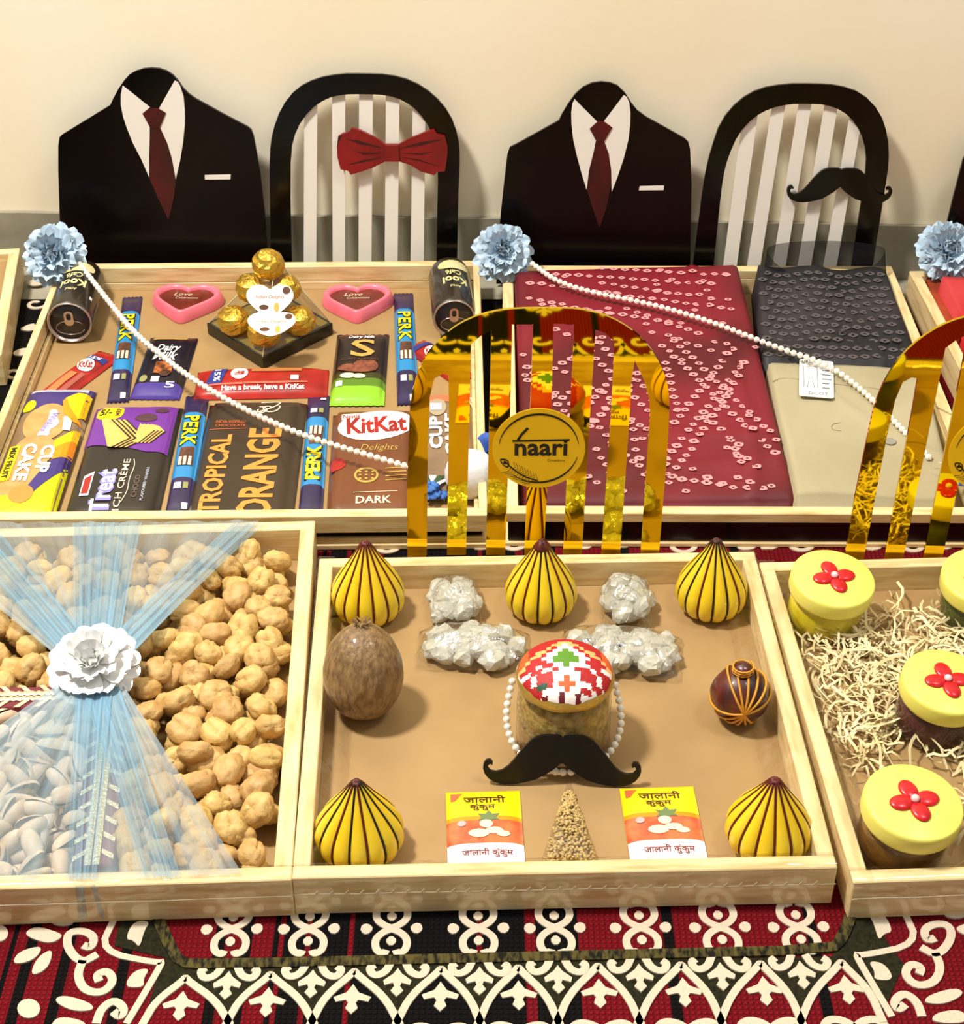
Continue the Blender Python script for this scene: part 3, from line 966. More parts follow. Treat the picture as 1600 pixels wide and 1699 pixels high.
# ================================================================== gold mirror chair backs behind the front trays
def gold_panel(label, fr, g):
    T = thing('gold_chair_back', label, 'cutout', fr)
    zk = lambda pts: [g(660 + a / 3.2, 480 + b_ / 3.2) for a, b_ in pts]
    outer = zk([(50, 1400), (50, 1100), (56, 900), (62, 700), (66, 610), (85, 500), (120, 400), (175, 310), (245, 235), (335, 170), (440, 125), (560, 100), (700, 92), (840, 92), (960, 96), (1080, 122), (1180, 165), (1270, 228), (1340, 300), (1395, 390), (1430, 480), (1442, 570), (1440, 680), (1428, 900), (1410, 1100), (1386, 1400)])
    outer = [outer[0]] + smoothloop(outer[1:-1], 1, False) + [outer[-1]]
    gaps = [((1288, 1400), (1340, 640), (1335, 575), (1310, 480), (1258, 370), (1240, 480), (1235, 600), (1180, 1400)),
            ((1080, 1400), (1132, 640), (1150, 270), (1105, 225), (1050, 205), (1022, 640), (977, 1400)),
            ((877, 1400), (915, 640), (937, 176), (828, 174), (815, 640), (775, 1400)),
            ((672, 1400), (703, 640), (720, 178), (607, 178), (598, 640), (570, 1400)),
            ((468, 1400), (488, 640), (497, 210), (440, 240), (388, 285), (382, 640), (363, 1400)),
            ((262, 1400), (272, 640), (270, 445), (238, 440), (195, 465), (172, 560), (162, 760), (155, 1400))]
    loop = outer[:]
    for q in gaps:
        loop += zk(q)
    loop[0] = (loop[0][0], 0)
    fix = [p if p[1] > .02 else (p[0], 0) for p in loop]
    v, f = polyg(fix, 0, .003)
    ob('slatted_arch', mesh('slatted_arch', v, f), GOLD, T)
    cx, cy = g(894, 741)
    rr = (g(971, 741)[0] - g(817, 741)[0]) / 2
    v, f = polyg(ell(cx, cy, rr, rr, 56), .003, .0036)
    st = ob('sticker', mesh('sticker', v, f), GOLDS, T)
    z = .0038
    def arc(a0, a1, w0):
        pts = [(cx + rr * .86 * cos(radians(a0 + (a1 - a0) * i / 30)), cy + rr * .86 * sin(radians(a0 + (a1 - a0) * i / 30))) for i in range(31)]
        B().add(*strokeg(pts, w0, .0036, z, lambda t: .35 + 1.3 * sin(pi * t))).build('ring_line', INK, st)
    arc(8, 172, .0013)
    arc(-14, -128, .0012)
    s = rr
    text('naari', st, INK, cx + .05 * s, cy + .03 * s, 1.14 * s, .42 * s, z, bold=.025)
    pr(st, [(cx - .57 * s, cy + .17 * s), (cx + .66 * s, cy + .20 * s), (cx + .66 * s, cy + .25 * s), (cx - .57 * s, cy + .22 * s)], INK, z)
    B().add(*strokeg([(cx - .45 * s, cy + .22 * s), (cx - .38 * s, cy + .35 * s), (cx - .24 * s, cy + .52 * s)], .06 * s, .0036, z)).build('ring_line', INK, st)
    text('Creations', st, INK, cx + .38 * s, cy - .29 * s, .38 * s, .07 * s, z)
    fth = B()
    fth.add(*strokeg(smoothloop([(cx - .74 * s, cy - .3 * s), (cx - .55 * s, cy - .52 * s), (cx - .3 * s, cy - .72 * s), (cx + .0 * s, cy - .82 * s)], 2, False), .03 * s, .0036, z))
    eye = smoothloop([(cx - .86 * s, cy - .24 * s), (cx - .66 * s, cy - .26 * s), (cx - .62 * s, cy - .42 * s), (cx - .66 * s, cy - .5 * s), (cx - .78 * s, cy - .42 * s)], 2)
    eyi = [((a - cx + .72 * s) * .7 + cx - .72 * s, (b_ - cy + .36 * s) * .7 + cy - .36 * s) for a, b_ in eye]
    fth.add(*polyg(eye, .0036, z, [eyi]))
    fth.add(*polyg(ell(cx - .73 * s, cy - .36 * s, .04 * s, .035 * s, 10), .0036, z))
    for i in range(9):
        a, b_ = cx + (-.6 + i * .06) * s, cy + (-.5 - i * .038) * s
        fth.add(*strokeg([(a, b_), (a + .1 * s, b_ + .02 * s), (a + .06 * s, b_ + .17 * s)], .008 * s, .0036, z))
        fth.add(*strokeg([(a, b_), (a - .06 * s, b_ - .08 * s), (a - .19 * s, b_ - .1 * s)], .008 * s, .0036, z))
    fth.build('feather', INK, st)
    return T

yF = P(890, 915, .0446).y + .004
frF = frame((0, yF, CZ + .001), (1, 0, 0), (0, sin(radians(1.5)), cos(radians(1.5))))
gF = onplane(frF)
gp1 = gold_panel('gold mirror chair-back arch behind the dumpling tray', frF, gF)
gp2 = copy_tree(gp1)
gp2['label'] = 'gold mirror chair-back arch cut off at right, behind the jar tray'
a0 = PY(1401, 905, yF)
a1 = PY(676, 905, yF)
fr_ = frF.copy()
fr_.translation += Vector((a0.x - a1.x, -.006, 0))
gp2.matrix_basis = fr_
# ================================================================== dumpling tray (front middle)
MODY = M('modak_yellow', (240, 200, 12), .3, c2=(244, 214, 50), sc_=30, coat=.3)
MODK = M('modak_black_line', (24, 12, 10), .4)
MODR = M('modak_maroon_line', (92, 18, 10), .4)
TOPB = M('modak_brown_top', (120, 48, 20), .38, c2=(84, 24, 12), sc_=60)
NL = 14
def mprof(t):
    # t 0 (foot) .. 1 (tip): radius, height  (unit: max radius 1)
    pts = [(.56, 0), (.78, .08), (.94, .26), (1.0, .50), (.96, .76), (.82, 1.04), (.60, 1.36), (.38, 1.66), (.22, 1.90), (.11, 2.06), (.0, 2.11)]
    x = t * (len(pts) - 1)
    i = min(int(x), len(pts) - 2)
    a = x - i
    p0, p1, p2, p3 = pts[max(i - 1, 0)], pts[i], pts[i + 1], pts[min(i + 2, len(pts) - 1)]
    q = []
    for k in (0, 1):
        q.append(.5 * (2 * p1[k] + (p2[k] - p0[k]) * a + (2 * p0[k] - 5 * p1[k] + 4 * p2[k] - p3[k]) * a * a + (3 * p1[k] - p0[k] - 3 * p2[k] + p3[k]) * a ** 3))
    return max(q[0], 0), q[1]
def modak_mesh(rad, hk):
    n, m = NL * 6, 26
    v, f = [], []
    for j in range(m + 1):
        r, z = mprof(j / m)
        for i in range(n):
            a = 2 * pi * i / n
            lobe = abs(sin(a * NL / 2))
            k = 1 - .10 * (1 - lobe ** .6) * min(1, 1.6 * (1 - j / m) + .25)
            v.append((rad * r * k * cos(a), rad * r * k * sin(a), rad * z * hk))
    for j in range(m):
        for i in range(n):
            f.append((j * n + i, j * n + (i + 1) % n, (j + 1) * n + (i + 1) % n, (j + 1) * n + i))
    f.append(tuple(range(n))[::-1])
    return mesh('dough', v, f, True)
def modak_line(rad, hk, t0, wd):
    pts = []
    for j in range(15):
        t = t0 + (.985 - t0) * j / 14
        r, z = mprof(t)
        pts.append((rad * r * .93, 0, rad * z * hk))
    return mesh('stripe', *tubeg(pts, wd, 5, rfn=lambda q: 1 if q > .08 else .5), True)
def modak(label, px, py, rad, hk, cols, top, rot=0, tilt=0):
    c = P(px, py, FZ['F'] + .0005)
    T = thing('modak_dumpling', label, 'dumpling', Matrix.Translation(c) @ Matrix.Rotation(tilt, 4, 'X') @ Matrix.Rotation(rot, 4, 'Z'), 'pleated yellow dumplings in the middle tray')
    ob('dough', modak_mesh(rad, hk), MODY, T)
    meK, meR = modak_line(rad, hk, .06, .0011), modak_line(rad, hk, .06, .0012)
    meK.materials.append(MODK)
    meR.materials.append(MODR)
    for i in range(NL):
        a = 2 * pi * i / NL
        me = meK if cols(i) else meR
        ob('stripe', me, None, T, Matrix.Rotation(a, 4, 'Z'))
    v, f = latheg([(rad * mprof(t)[0] + .0006, rad * mprof(t)[1] * hk + .0004) for t in ([.80, .86, .92, .97, 1.0] if top else [.9, .95, 1.0])], 20, lambda a, r, z: 1 + .06 * sin(5 * a))
    ob('tip', mesh('tip', v, f, True), TOPB, T)
    return T
modak('yellow pleated dumpling standing in the far left corner above the coconut', 612, 1016, .0335, 1.12, lambda i: False, False)
modak('yellow pleated dumpling with dark brown top, in front of the gold arch', 897, 1011, .0328, 1.12, lambda i: i % 5 in (0, 1), True, .1)
modak('yellow pleated dumpling in the far right corner of the middle tray', 1178, 1008, .0325, 1.12, lambda i: i % 3 != 0, False, .15)
modak('yellow pleated dumpling in the near left corner below the coconut', 598, 1408, .0345, .98, lambda i: i % 2 == 0 or i > 11, False, .05)
modak('yellow pleated dumpling in the near right corner beside the kumkum packet', 1272, 1401, .0335, .98, lambda i: False, False, .2)

# coconut
COCO = M('coconut_fibre', (150, 118, 74), .5, c2=(108, 80, 46), sc_=150, det=9, st=(1.5, 1.5, .6), lo=.35, hi=.62, bump=.8, bsc=160, bst=(2, 2, .5), coat=.3)
T = thing('coconut', 'brown hairy coconut wrapped in clear film, left in the middle tray', 'coconut', Matrix.Translation(P(605, 1190, FZ['F']) + Vector((0, 0, .0014))) @ Matrix.Rotation(radians(-14), 4, 'X'))
def cocof(d):
    return 1 + .12 * max(0, d.z) ** 3 + .012 * noise.noise(d * 4)
v, f = sphg(.0335, .0335, .040, 36, 26, cocof)
ob('shell', mesh('shell', [(a, b_, c + .0395) for a, b_, c in v], f, True), COCO, T)
bb = B()
for i in range(14):
    a = i * 2.4
    bb.add(*tubeg([(.003 * cos(a), .003 * sin(a), .081), (.005 * cos(a), .005 * sin(a), .0855), (.008 * cos(a + .3), .008 * sin(a + .3), .088)], .0007, 4))
bb.build('tuft', COCO, T)

# rock sugar in clear bags
SUGAR = M('rock_sugar', (226, 222, 200), .3, c2=(240, 238, 224), sc_=60, trans=.4, bump=.6, bsc=160, coat=.3)
BAGF = clear('bag_film', k=.8, base=.13, rough=.2, bump=1.0, bsc=70)
def sugar(label, cx, cy, wpx, lpx, ang, hz, seed):
    z = FZ['F']
    c = P(cx, cy, z)
    m = mpp(cx, cy, z)
    wd, ln = wpx * m, lpx * m
    T = thing('rock_sugar_bag', label, 'sugar', flat(c + Vector((0, 0, .0022)), ang), 'clear bags of rock sugar')
    rr = random.Random(seed)
    nn = max(5, int(wd * ln / .00010))
    for i in range(nn):
        for _ in range(30):
            x, y = rr.uniform(-.5, .5), rr.uniform(-.5, .5)
            if max(abs(x), abs(y)) ** 3 + (x * x + y * y) * .3 < .16:
                break
        s = rr.uniform(.007, .0115)
        bm = bmesh.new()
        bmesh.ops.create_icosphere(bm, subdivisions=2, radius=s)
        sd = rr.random() * 50
        for q in bm.verts:
            q.co *= 1 + .35 * noise.noise(q.co / s * 1.3 + Vector((sd, 0, 0)))
            q.co.z *= .8
        me = bpy.data.meshes.new('crystal')
        bm.to_mesh(me)
        bm.free()
        ob('crystal', me, SUGAR, T, Matrix.Translation((x * wd * .86, y * ln * .86, s * .72 + hz * rr.random() * max(0, 1 - 2.6 * (x * x + y * y)))) @ Matrix.Rotation(rr.random() * 6, 4, 'Z') @ Matrix.Rotation(rr.random() * .8, 4, 'X'))
    def bag(s, t):
        x, y = s * 2 - 1, t * 2 - 1
        k = max(0, 1 - x * x) ** .5 * max(0, 1 - y * y) ** .5
        nz = noise.noise(Vector((x * 4 + seed, y * 4, 0)))
        return (x * wd * .5 * (1 + .05 * nz), y * ln * .5 * (1 + .05 * nz), .0008 + k * (hz + .019) + .003 * k * nz)
    v, f = gridg(24, 24, bag)
    ob('bag', mesh('bag', v, f, True), BAGF, T)
    return T
sugar('clear bag of rock sugar standing left of the brown-topped dumpling', 757, 1014, 84, 100, .05, .012, 3)
sugar('clear bag of rock sugar right of the brown-topped dumpling', 1038, 1013, 84, 104, -.05, .014, 8)
sugar('clear bag of rock sugar lying left behind the turbaned jar', 785, 1085, 185, 96, -.06, .006, 5)
sugar('clear bag of rock sugar lying right behind the turbaned jar', 1030, 1092, 200, 108, -.12, .006, 6)

# jar with a turban lid
z0 = FZ['F']
jc = P(934, 1226, z0)
T = thing('turban_jar', 'clear jar topped by a red and white mosaic turban lid', 'jar', Matrix.Translation(jc))
JR = .0385
JH = .066
prof = [(JR * .9, .001), (JR, .005), (JR, JH * .6), (JR * .97, JH * .8), (JR * .9, JH * .9), (JR * .86, JH), (JR * .86, JH + .006)]
ob('glass_body', mesh('glass_body', *latheg(prof, 40), True), GLASS, T)
v, f = latheg([(JR * .9, .002), (JR * .95, .006), (JR * .95, JH * .75), (JR * .82, JH * .86), (.0, JH * .88)], 30)
ob('contents', mesh('contents', v, f, True), M('jar_seeds', (196, 166, 96), .6, c2=(150, 118, 58), sc_=160, bump=.6, bsc=220), T)
TC = [M('turban_red', (178, 20, 24), .6, bump=.2, bsc=500), M('turban_orange', (222, 92, 34), .6, bump=.2, bsc=500), M('turban_peach', (246, 176, 104), .6, bump=.2, bsc=500),
      M('turban_white', (240, 232, 226), .6, bump=.2, bsc=500), M('turban_green', (88, 140, 30), .6), M('turban_maroon', (104, 14, 24), .6), M('turban_dark_green', (18, 70, 40), .6)]
NG = 30
def tcol(x, y):       # x right, y up seen from the front, -1..1
    ax = abs(x)
    y += .12
    g = round(x * 9) / 9
    h = round(y * 9) / 9
    d1 = abs(g) + abs(h - .1)
    if d1 < .24 or (abs(g) < .3 and abs(h - .0) < .05):
        return 4
    if d1 < .48:
        return 3
    if h < -.74:
        return 5 if int((g + 2) * 6) % 2 else 3
    if abs(g + .5) + abs(h + .52) < .12:
        return 6
    if abs(g - .02) + abs(h + .58) < .17:
        return 1
    if abs(g) < .2 - .4 * (h + .2) * 0 and h < -.1:
        return 3
    if h < -.3 and abs(g) < .3:
        return 3
    if h < 0 and (int((g + 2) * 6.5) + int((h + 2) * 6.5)) % 3 == 0:
        return 3
    k = abs(g) * .75 + h
    if .62 < k < .76:
        return 2
    if abs(g) < .2 and h > .2 and h < .62:
        return 1
    if ax > .75 and h > .1:
        return 1
    return 0
TR, TH = .0385, .019
vv, ff, mi = [], [], []
for j in range(NG * 2 + 1):
    for i in range(NG * 2 + 1):
        x, y = (i / NG - 1), (j / NG - 1)
        # square grid squeezed onto a disc
        qx, qy = x * sqrt(1 - y * y / 2), y * sqrt(1 - x * x / 2)
        r2 = min(1, qx * qx + qy * qy)
        vv.append((TR * qx, TR * qy, JH + .004 + TH * (1 - r2) ** .55))
n1 = NG * 2 + 1
for j in range(NG * 2):
    for i in range(NG * 2):
        ff.append((j * n1 + i, j * n1 + i + 1, (j + 1) * n1 + i + 1, (j + 1) * n1 + i))
        x, y = ((i + .5) / NG - 1), ((j + .5) / NG - 1)
        mi.append(tcol(x * sqrt(1 - y * y / 2), y * sqrt(1 - x * x / 2)))
ob('turban_lid', mesh('turban_lid', vv, ff, True, mi), TC, T)
GB = M('gold_band', (196, 170, 84), .3, .6, bump=.6, bsc=300)
v, f = latheg([(TR * .94, JH - .004), (TR * 1.01, JH - .002), (TR * 1.02, JH + .004), (TR * .98, JH + .007)], 48, lambda a, r, z: 1 + .012 * sin(a * 40), False)
ob('lid_band', mesh('lid_band', v, f, True), GB, T)

# pearl strings: one bead mesh shared
def bead_mesh(r):
    me = mesh('bead', *sphg(r, r, r, 12, 8), True)
    me.materials.append(PEARL)
    return me
def pearls(label, pts, r, step, group=None):
    pts = [Vector(p) for p in pts]
    T = thing('pearl_string', label, 'pearls', Matrix.Translation(pts[0]), group)
    o0 = pts[0]
    bm_ = bead_mesh(r)
    d = 0
    res = []
    for a, b_ in zip(pts[:-1], pts[1:]):
        L = (b_ - a).length
        while d <= L:
            res.append(a + (b_ - a) * (d / L))
            d += step
        d -= L
    for q in res:
        ob('bead', bm_, None, T, Matrix.Translation(q - o0))
    ob('thread', mesh('thread', *tubeg([p - o0 for p in pts], r * .22, 5), True), PEARL, T)
    return T
nk = []
for i in range(41):
    a = radians(-205 + 230 * i / 40)          # round the front of the jar, from left to right
    t = i / 40
    nk.append((jc.x + (JR + .0075 + .002 * sin(pi * t)) * cos(a), jc.y + (JR + .0065) * sin(a), z0 + .046 - .040 * sin(pi * t) ** .7))
pearls('short pearl string hung round the turbaned jar', nk, .0031, .0064)

# moustache in front of the jar
mb = Vector((P(932, 1302, z0).x, jc.y - JR - .0135, z0))
mfr = frame((mb.x, mb.y - .0005, z0 + .001), (1, -.03, 0), (0, sin(radians(14)), cos(radians(14))))
T = thing('moustache_cutout', 'black moustache cut-out leaning on the turbaned jar', 'moustache', mfr)
wd = 262 * mpp(932, 1260, z0 + .02)
lp = moustache_loop(wd, 88 * mpp(932, 1260, z0 + .02) * 1.06)
mn = min(p[1] for p in lp)
v, f = polyg([(a, b_ - mn) for a, b_ in lp], 0, .003)
ob('plate', mesh('plate', v, f), M('moustache_black', (13, 14, 16), .35, spec=.25), T)
v, f = boxg(-.004, .004, .018, .028, -.010, 0)
ob('rest_tab', mesh('rest_tab', v, f), BLACKA, T)

# betel nut ball wound with thread
bc_ = P(1224, 1190, z0) + Vector((0, 0, .0022))
T = thing('thread_bound_nut', 'red brown nut ball wound with yellow thread', 'nut', Matrix.Translation(bc_))
NUT = M('betel_red_brown', (96, 26, 16), .4, c2=(44, 20, 18), sc_=24, st=(2, 2, .4), coat=.4)
THR = M('yellow_thread', (214, 150, 44), .6)
def nutf(d):
    return 1 + .03 * sin(7 * atan2(d.y, d.x)) * (1 - abs(d.z))
v, f = sphg(.0245, .0245, .024, 28, 18, nutf)
ob('ball', mesh('ball', [(a, b_, c + .0238) for a, b_, c in v], f, True), NUT, T)
for k, (ax, ay) in enumerate(((.5, .1), (-.5, .35), (.9, -.3), (.15, .9), (-.2, -.7), (1.35, .2))):
    n_ = (Matrix.Rotation(ax, 3, 'Y') @ Matrix.Rotation(ay, 3, 'X')) @ Vector((1, 0, 0))
    e1 = n_.cross(Vector((0, .3, 1))).normalized()
    e2 = n_.cross(e1)
    pts = [(e1 * cos(2 * pi * i / 30) + e2 * sin(2 * pi * i / 30)) * .0252 + Vector((0, 0, .0238)) for i in range(30)]
    ob('thread', mesh('thread', *tubeg(pts, .0011, 5, True), True), THR, T)
kn = ob('knot', mesh('knot', *latheg([(.004, .046), (.008, .0475), (.0085, .051), (.005, .055), (.0, .056)], 16, lambda a, r, z: 1 + .12 * sin(6 * a)), True), NUT, T)
ob('thread', mesh('thread', *tubeg([(.0085 * cos(i * .5), .0085 * sin(i * .5), .0478 + .00018 * i) for i in range(40)], .0008, 5), True), THR, kn)

# kumkum packets
KY = M('packet_yellow', (250, 216, 8), .35)
KO = M('packet_orange', (244, 150, 20), .35)
KR = M('packet_red_orange', (216, 84, 50), .38, c2=(230, 120, 70), sc_=90)
KW = M('packet_white', (240, 234, 232), .4)
KT = M('packet_brown_ink', (70, 36, 20), .5)
KM = M('packet_maroon_ink', (130, 20, 40), .5)
KG = M('leaf_green_print', (110, 130, 80), .5)
def kumkum(label, tl, tr, br, bl):
    c, a, w_, l_ = rectfit(tl, tr, br, bl, z0 + .005)
    T = thing('kumkum_packet', label, 'packet', flat((c.x, c.y, z0 + .0006), a), 'kumkum powder packets')
    def puff(s, t):
        x, y = s * 2 - 1, t * 2 - 1
        return (x * w_ / 2, y * l_ / 2, .0008 + .0045 * (1 - x ** 4) * (1 - y ** 4) + .0004 * noise.noise(Vector((x * 3, y * 3, a * 30))))
    v, f = gridg(18, 40, puff)
    mi = []
    for j in range(40):
        for i in range(18):
            t = (j + .5) / 40
            mi.append(3 if t < .32 else 2 if t < .60 else 1 if t < .66 else 0)
    k = len(v)
    v += [(x, y, 0) for x, y, z in v]
    f2 = f + [tuple(q + k for q in t[::-1]) for t in f]
    for (i0, st, n_) in ((0, 1, 18), (40 * 19, 1, 18), (0, 19, 40), (18, 19, 40)):
        for q in range(n_):
            p_, q_ = i0 + q * st, i0 + (q + 1) * st
            f2.append((p_, q_, q_ + k, p_ + k))
    ob('pouch', mesh('pouch', v, f2, True, mi + [0] * (len(f2) - len(mi))), [KY, KO, KR, KW], T)
    fn = lambda x, y, z: (x, y, puff(x / w_ + .5, y / l_ + .5)[2] + z)
    text('जालानी', T, KT, .01 * w_, .37 * l_, .56 * w_, .11 * l_, .0005, fn=fn, bold=.01)
    text('कुंकुम', T, KT, -.02 * w_, .26 * l_, .34 * w_, .09 * l_, .0005, fn=fn, bold=.01)
    text('जालानी कुंकुम', T, KM, .02 * w_, -.285 * l_, .66 * w_, .10 * l_, .0005, fn=fn, bold=.005)
    pr(T, [(-.44 * w_, .46 * l_), (-.44 * w_, .36 * l_), (-.38 * w_, .36 * l_), (-.28 * w_, .46 * l_)], KR, .0005, fn=fn)
    pr(T, [(.06 * w_ + .17 * w_ * (1 if i % 2 else .55) * cos(i * pi / 6), .135 * l_ + .08 * l_ * (1 if i % 2 else .5) * sin(i * pi / 6)) for i in range(12)], KG, .0005, fn=fn)
    for ex, ey, rx, ry in ((-.08, -.06, .14, .05), (.12, -.03, .12, .04), (.02, .05, .09, .05), (.24, -.07, .09, .035)):
        pr(T, [(p[0] * w_, p[1] * l_) for p in ell(ex, ey, rx, ry, 12)], CREAMP, .0006, fn=fn)
    pr(T, [(p[0] * w_, p[1] * l_) for p in ell(-.3, .06, .06, .035, 12)], M('packet_grey', (190, 170, 170), .5), .0006, fn=fn)
    return T
kumkum('yellow and red kumkum packet lying left of the seed bag', (741, 1311), (864, 1305), (872, 1445), (742, 1448))
kumkum('yellow and red kumkum packet lying right of the seed bag', (1032, 1304), (1152, 1298), (1178, 1438), (1046, 1444))

# cone bag of pale seeds
sa, sb = P(944, 1300, z0), P(947, 1440, z0)
T = thing('seed_bag', 'narrow cone-shaped clear bag of pale seeds between the kumkum packets', 'bag', flat(sb, atan2((sa - sb).y, (sa - sb).x) - pi / 2))
L = (sa - sb).length
SEED = M('pale_seed', (214, 186, 120), .55, c2=(190, 158, 92), sc_=300)
bb = B()
rr = random.Random(5)
sv, sf = sphg(.0019, .0012, .0010, 6, 4)
for i in range(620):
    t = rr.random() ** 1.35
    if t > .86:
        continue
    hw = .0205 * (1 - t) + .001
    x = rr.uniform(-1, 1)
    top_ = .011 * (1 - t * .8) * max(0, 1 - x * x) ** .5
    m_ = Matrix.Translation((x * hw, t * L, .001 + top_ * (.55 + .45 * rr.random()))) @ Matrix.Rotation(rr.random() * 6, 4, 'Z') @ Matrix.Rotation(rr.uniform(-.7, .7), 4, 'Y')
    bb.add([m_ @ Vector(q) for q in sv], sf)
bb.build('seeds', SEED, T, smooth=True, kind='stuff')
v, f = gridg(16, 20, lambda s, t: ((s * 2 - 1) * (.0225 * (1 - t) + .0012), t * L, .0006 + .0125 * (1 - t * .85) * max(0, 1 - (s * 2 - 1) ** 2) ** .5))
ob('bag', mesh('bag', v, f, True), BAGF, T)
# ================================================================== chocolate tray (back left)
zb = FZ['B'] + .0006
DEFB = {}
def pack(name, label, cat, fit, hz, mat, group=None, crimp=0, edge=4, z=None, nx=16, ny=24, mats=None, colf=None, wrin=.0006):
    """pillow pack lying flat; returns thing, width, length and a function that lays prints on its top"""
    c, a, w_, l_ = fit
    zz = zb if z is None else z
    T = thing(name, label, cat, flat((c.x, c.y, zz), a), group)
    sd = R.random() * 40
    def surf(x, y):          # -1..1
        y2 = abs(y)
        k = (1 - abs(x) ** edge) * (1 - min(1, y2 / (1 - crimp)) ** edge if crimp else 1 - y2 ** edge)
        if crimp and y2 > 1 - crimp:
            k = 0
        return .0009 + hz * max(0, k) ** .6 + wrin * noise.noise(Vector((x * 2.5 + sd, y * 4, 0))) * (1 if k > 0 else .3)
    def pt(s, t):
        x, y = s * 2 - 1, t * 2 - 1
        zig = (.012 * l_ * (1 if int(s * nx + .5) % 2 else -1) if crimp and (t < .001 or t > .999) else 0)
        return (x * w_ / 2, y * l_ / 2 + zig * .35, surf(x, y))
    v, f = gridg(nx, ny, pt)
    mi = [colf((i + .5) / nx, (j + .5) / ny) for j in range(ny) for i in range(nx)] if colf else [0] * len(f)
    k = len(v)
    v += [(x, y, 0) for x, y, q in v]
    f2 = f + [tuple(q + k for q in t[::-1]) for t in f]
    for (i0, st, n_) in ((0, 1, nx), (ny * (nx + 1), 1, nx), (0, nx + 1, ny), (nx, nx + 1, ny)):
        for q in range(n_):
            p_, q_ = i0 + q * st, i0 + (q + 1) * st
            f2.append((p_, q_, q_ + k, p_ + k))
    ob('wrapper', mesh('wrapper', v, f2, True, (mi + [0] * (len(f2) - len(mi))) if colf else None), mats or mat, T)
    fn = lambda x, y, q: (x, y, surf(max(-1, min(1, 2 * x / w_)), max(-1, min(1, 2 * y / l_))) + q)
    return T, w_, l_, fn

def sub(loop, n=3):
    for _ in range(n):
        q = []
        for i in range(len(loop)):
            a, b_ = loop[i], loop[(i + 1) % len(loop)]
            q += [a, ((a[0] + b_[0]) / 2, (a[1] + b_[1]) / 2)]
        loop = q
    return loop

def sc2(pts, w_, l_):
    return [(a * w_, b_ * l_) for a, b_ in pts]

PURPLE = M('purple_wrap', (88, 40, 140), .33)
LILAC = M('lilac_print', (150, 140, 220), .4)
GREYP = M('grey_print', (190, 196, 214), .45)

def perk(label, top, bot, wpx, up):
    fit = axisfit(top, bot, wpx, zb + .008)
    cf = lambda s, t: (1 if .24 < t < .80 else 0)
    T, w_, l_, fn = pack('wafer_bar', label, 'chocolate bar', fit, .0085, None, 'blue wafer bars', .07, 3, None, 10, 50, [NAVY, BLUEP], cf if not up else (lambda s, t: cf(s, 1 - t)))
    d = -1 if not up else 1
    r = -pi / 2 if not up else pi / 2
    oy = .13 * l_ if not up else -.13 * l_
    text('PERK', T, INK, 0, oy, .285 * l_, .70 * w_, .0009, r, .085, fn=fn)
    text('PERK', T, YEL, 0, oy, .27 * l_, .62 * w_, .0013, r, .03, fn=fn)
    s = 1 if not up else -1
    pr(T, sc2([(-.25, -.02 * s), (.3, -.02 * s), (.34, -.17 * s), (-.32, -.17 * s)], w_, l_), BROWNP, .0008, fn=fn)
    for k in range(3):
        x = -.26 + .2 * k
        pr(T, sc2([(x, -.10 * s), (x + .12, -.10 * s), (x + .12, -.17 * s), (x, -.17 * s)], w_, l_), CREAMP, .0011, fn=fn)
    pr(T, sc2([(-.3, -.30 * s), (.0, -.30 * s), (.0, -.345 * s), (-.3, -.345 * s)], w_, l_), GREYP, .0008, fn=fn)
    pr(T, sc2([(.08, -.30 * s), (.28, -.30 * s), (.28, -.345 * s), (.08, -.345 * s)], w_, l_), M('olive_print', (150, 150, 90), .5), .0008, fn=fn)
    pr(T, sc2([(.1, -.44 * s), (.34, -.44 * s), (.34, -.475 * s), (.1, -.475 * s)], w_, l_), WHITE, .0012, fn=fn)
    return T
perk('blue wafer bar beside the left coffee can, under the pearl string', (219, 484), (194, 658), 34, False)
perk('blue wafer bar beside the right-hand pink heart', (669, 478), (677, 662), 34, False)
perk('blue wafer bar between the wafer pack and the tropical orange box', (327, 648), (294, 842), 40, False)
perk('blue wafer bar between the tropical orange box and the brown gift box, reading upwards', (529, 648), (514, 846), 38, True)

# pearl-crossed dark chocolate bar and the green-ended one
DMK = M('dark_plum_wrap', (24, 16, 30), .3)
T, w_, l_, fn = pack('chocolate_bar', 'small dark chocolate bar crossed by the pearl string', 'chocolate bar', rectfit((243, 551), (321, 553), (303, 656), (221, 651), zb + .008), .009, None, None, .06, 5, None, 16, 24, [DMK, M('violet_end', (70, 50, 140), .33)], lambda s, t: 1 if t < .16 else 0)
text('Dairy', T, WHITE, .02 * w_, .20 * l_, .5 * w_, .14 * l_, .0009, 0, .02, .3, fn=fn)
text('Milk', T, WHITE, .0 * w_, .08 * l_, .5 * w_, .13 * l_, .0009, 0, .02, .3, fn=fn)
pr(T, sc2([(-.4, .42), (.35, .42), (.3, .38), (-.36, .38)], w_, l_), M('gold_print', (214, 180, 90), .4, .3), .0008, fn=fn)
pr(T, sub(sc2([(-.14, -.02), (.2, -.02), (.24, -.2), (-.14, -.2)], w_, l_), 1), M('orange_brown_print', (206, 116, 48), .5, c2=(110, 56, 24), sc_=150), .0008, fn=fn)
pr(T, sc2(ell(.1, -.2, .12, .05, 12), w_, l_), BROWNP, .0011, fn=fn)
pr(T, sc2(ell(-.3, -.28, .08, .05, 12), w_, l_), M('olive_print', ()), .0008, fn=fn)
pr(T, sc2([(-.14, -.25), (.02, -.25), (.02, -.33), (-.14, -.33)], w_, l_), WHITE, .0008, fn=fn)
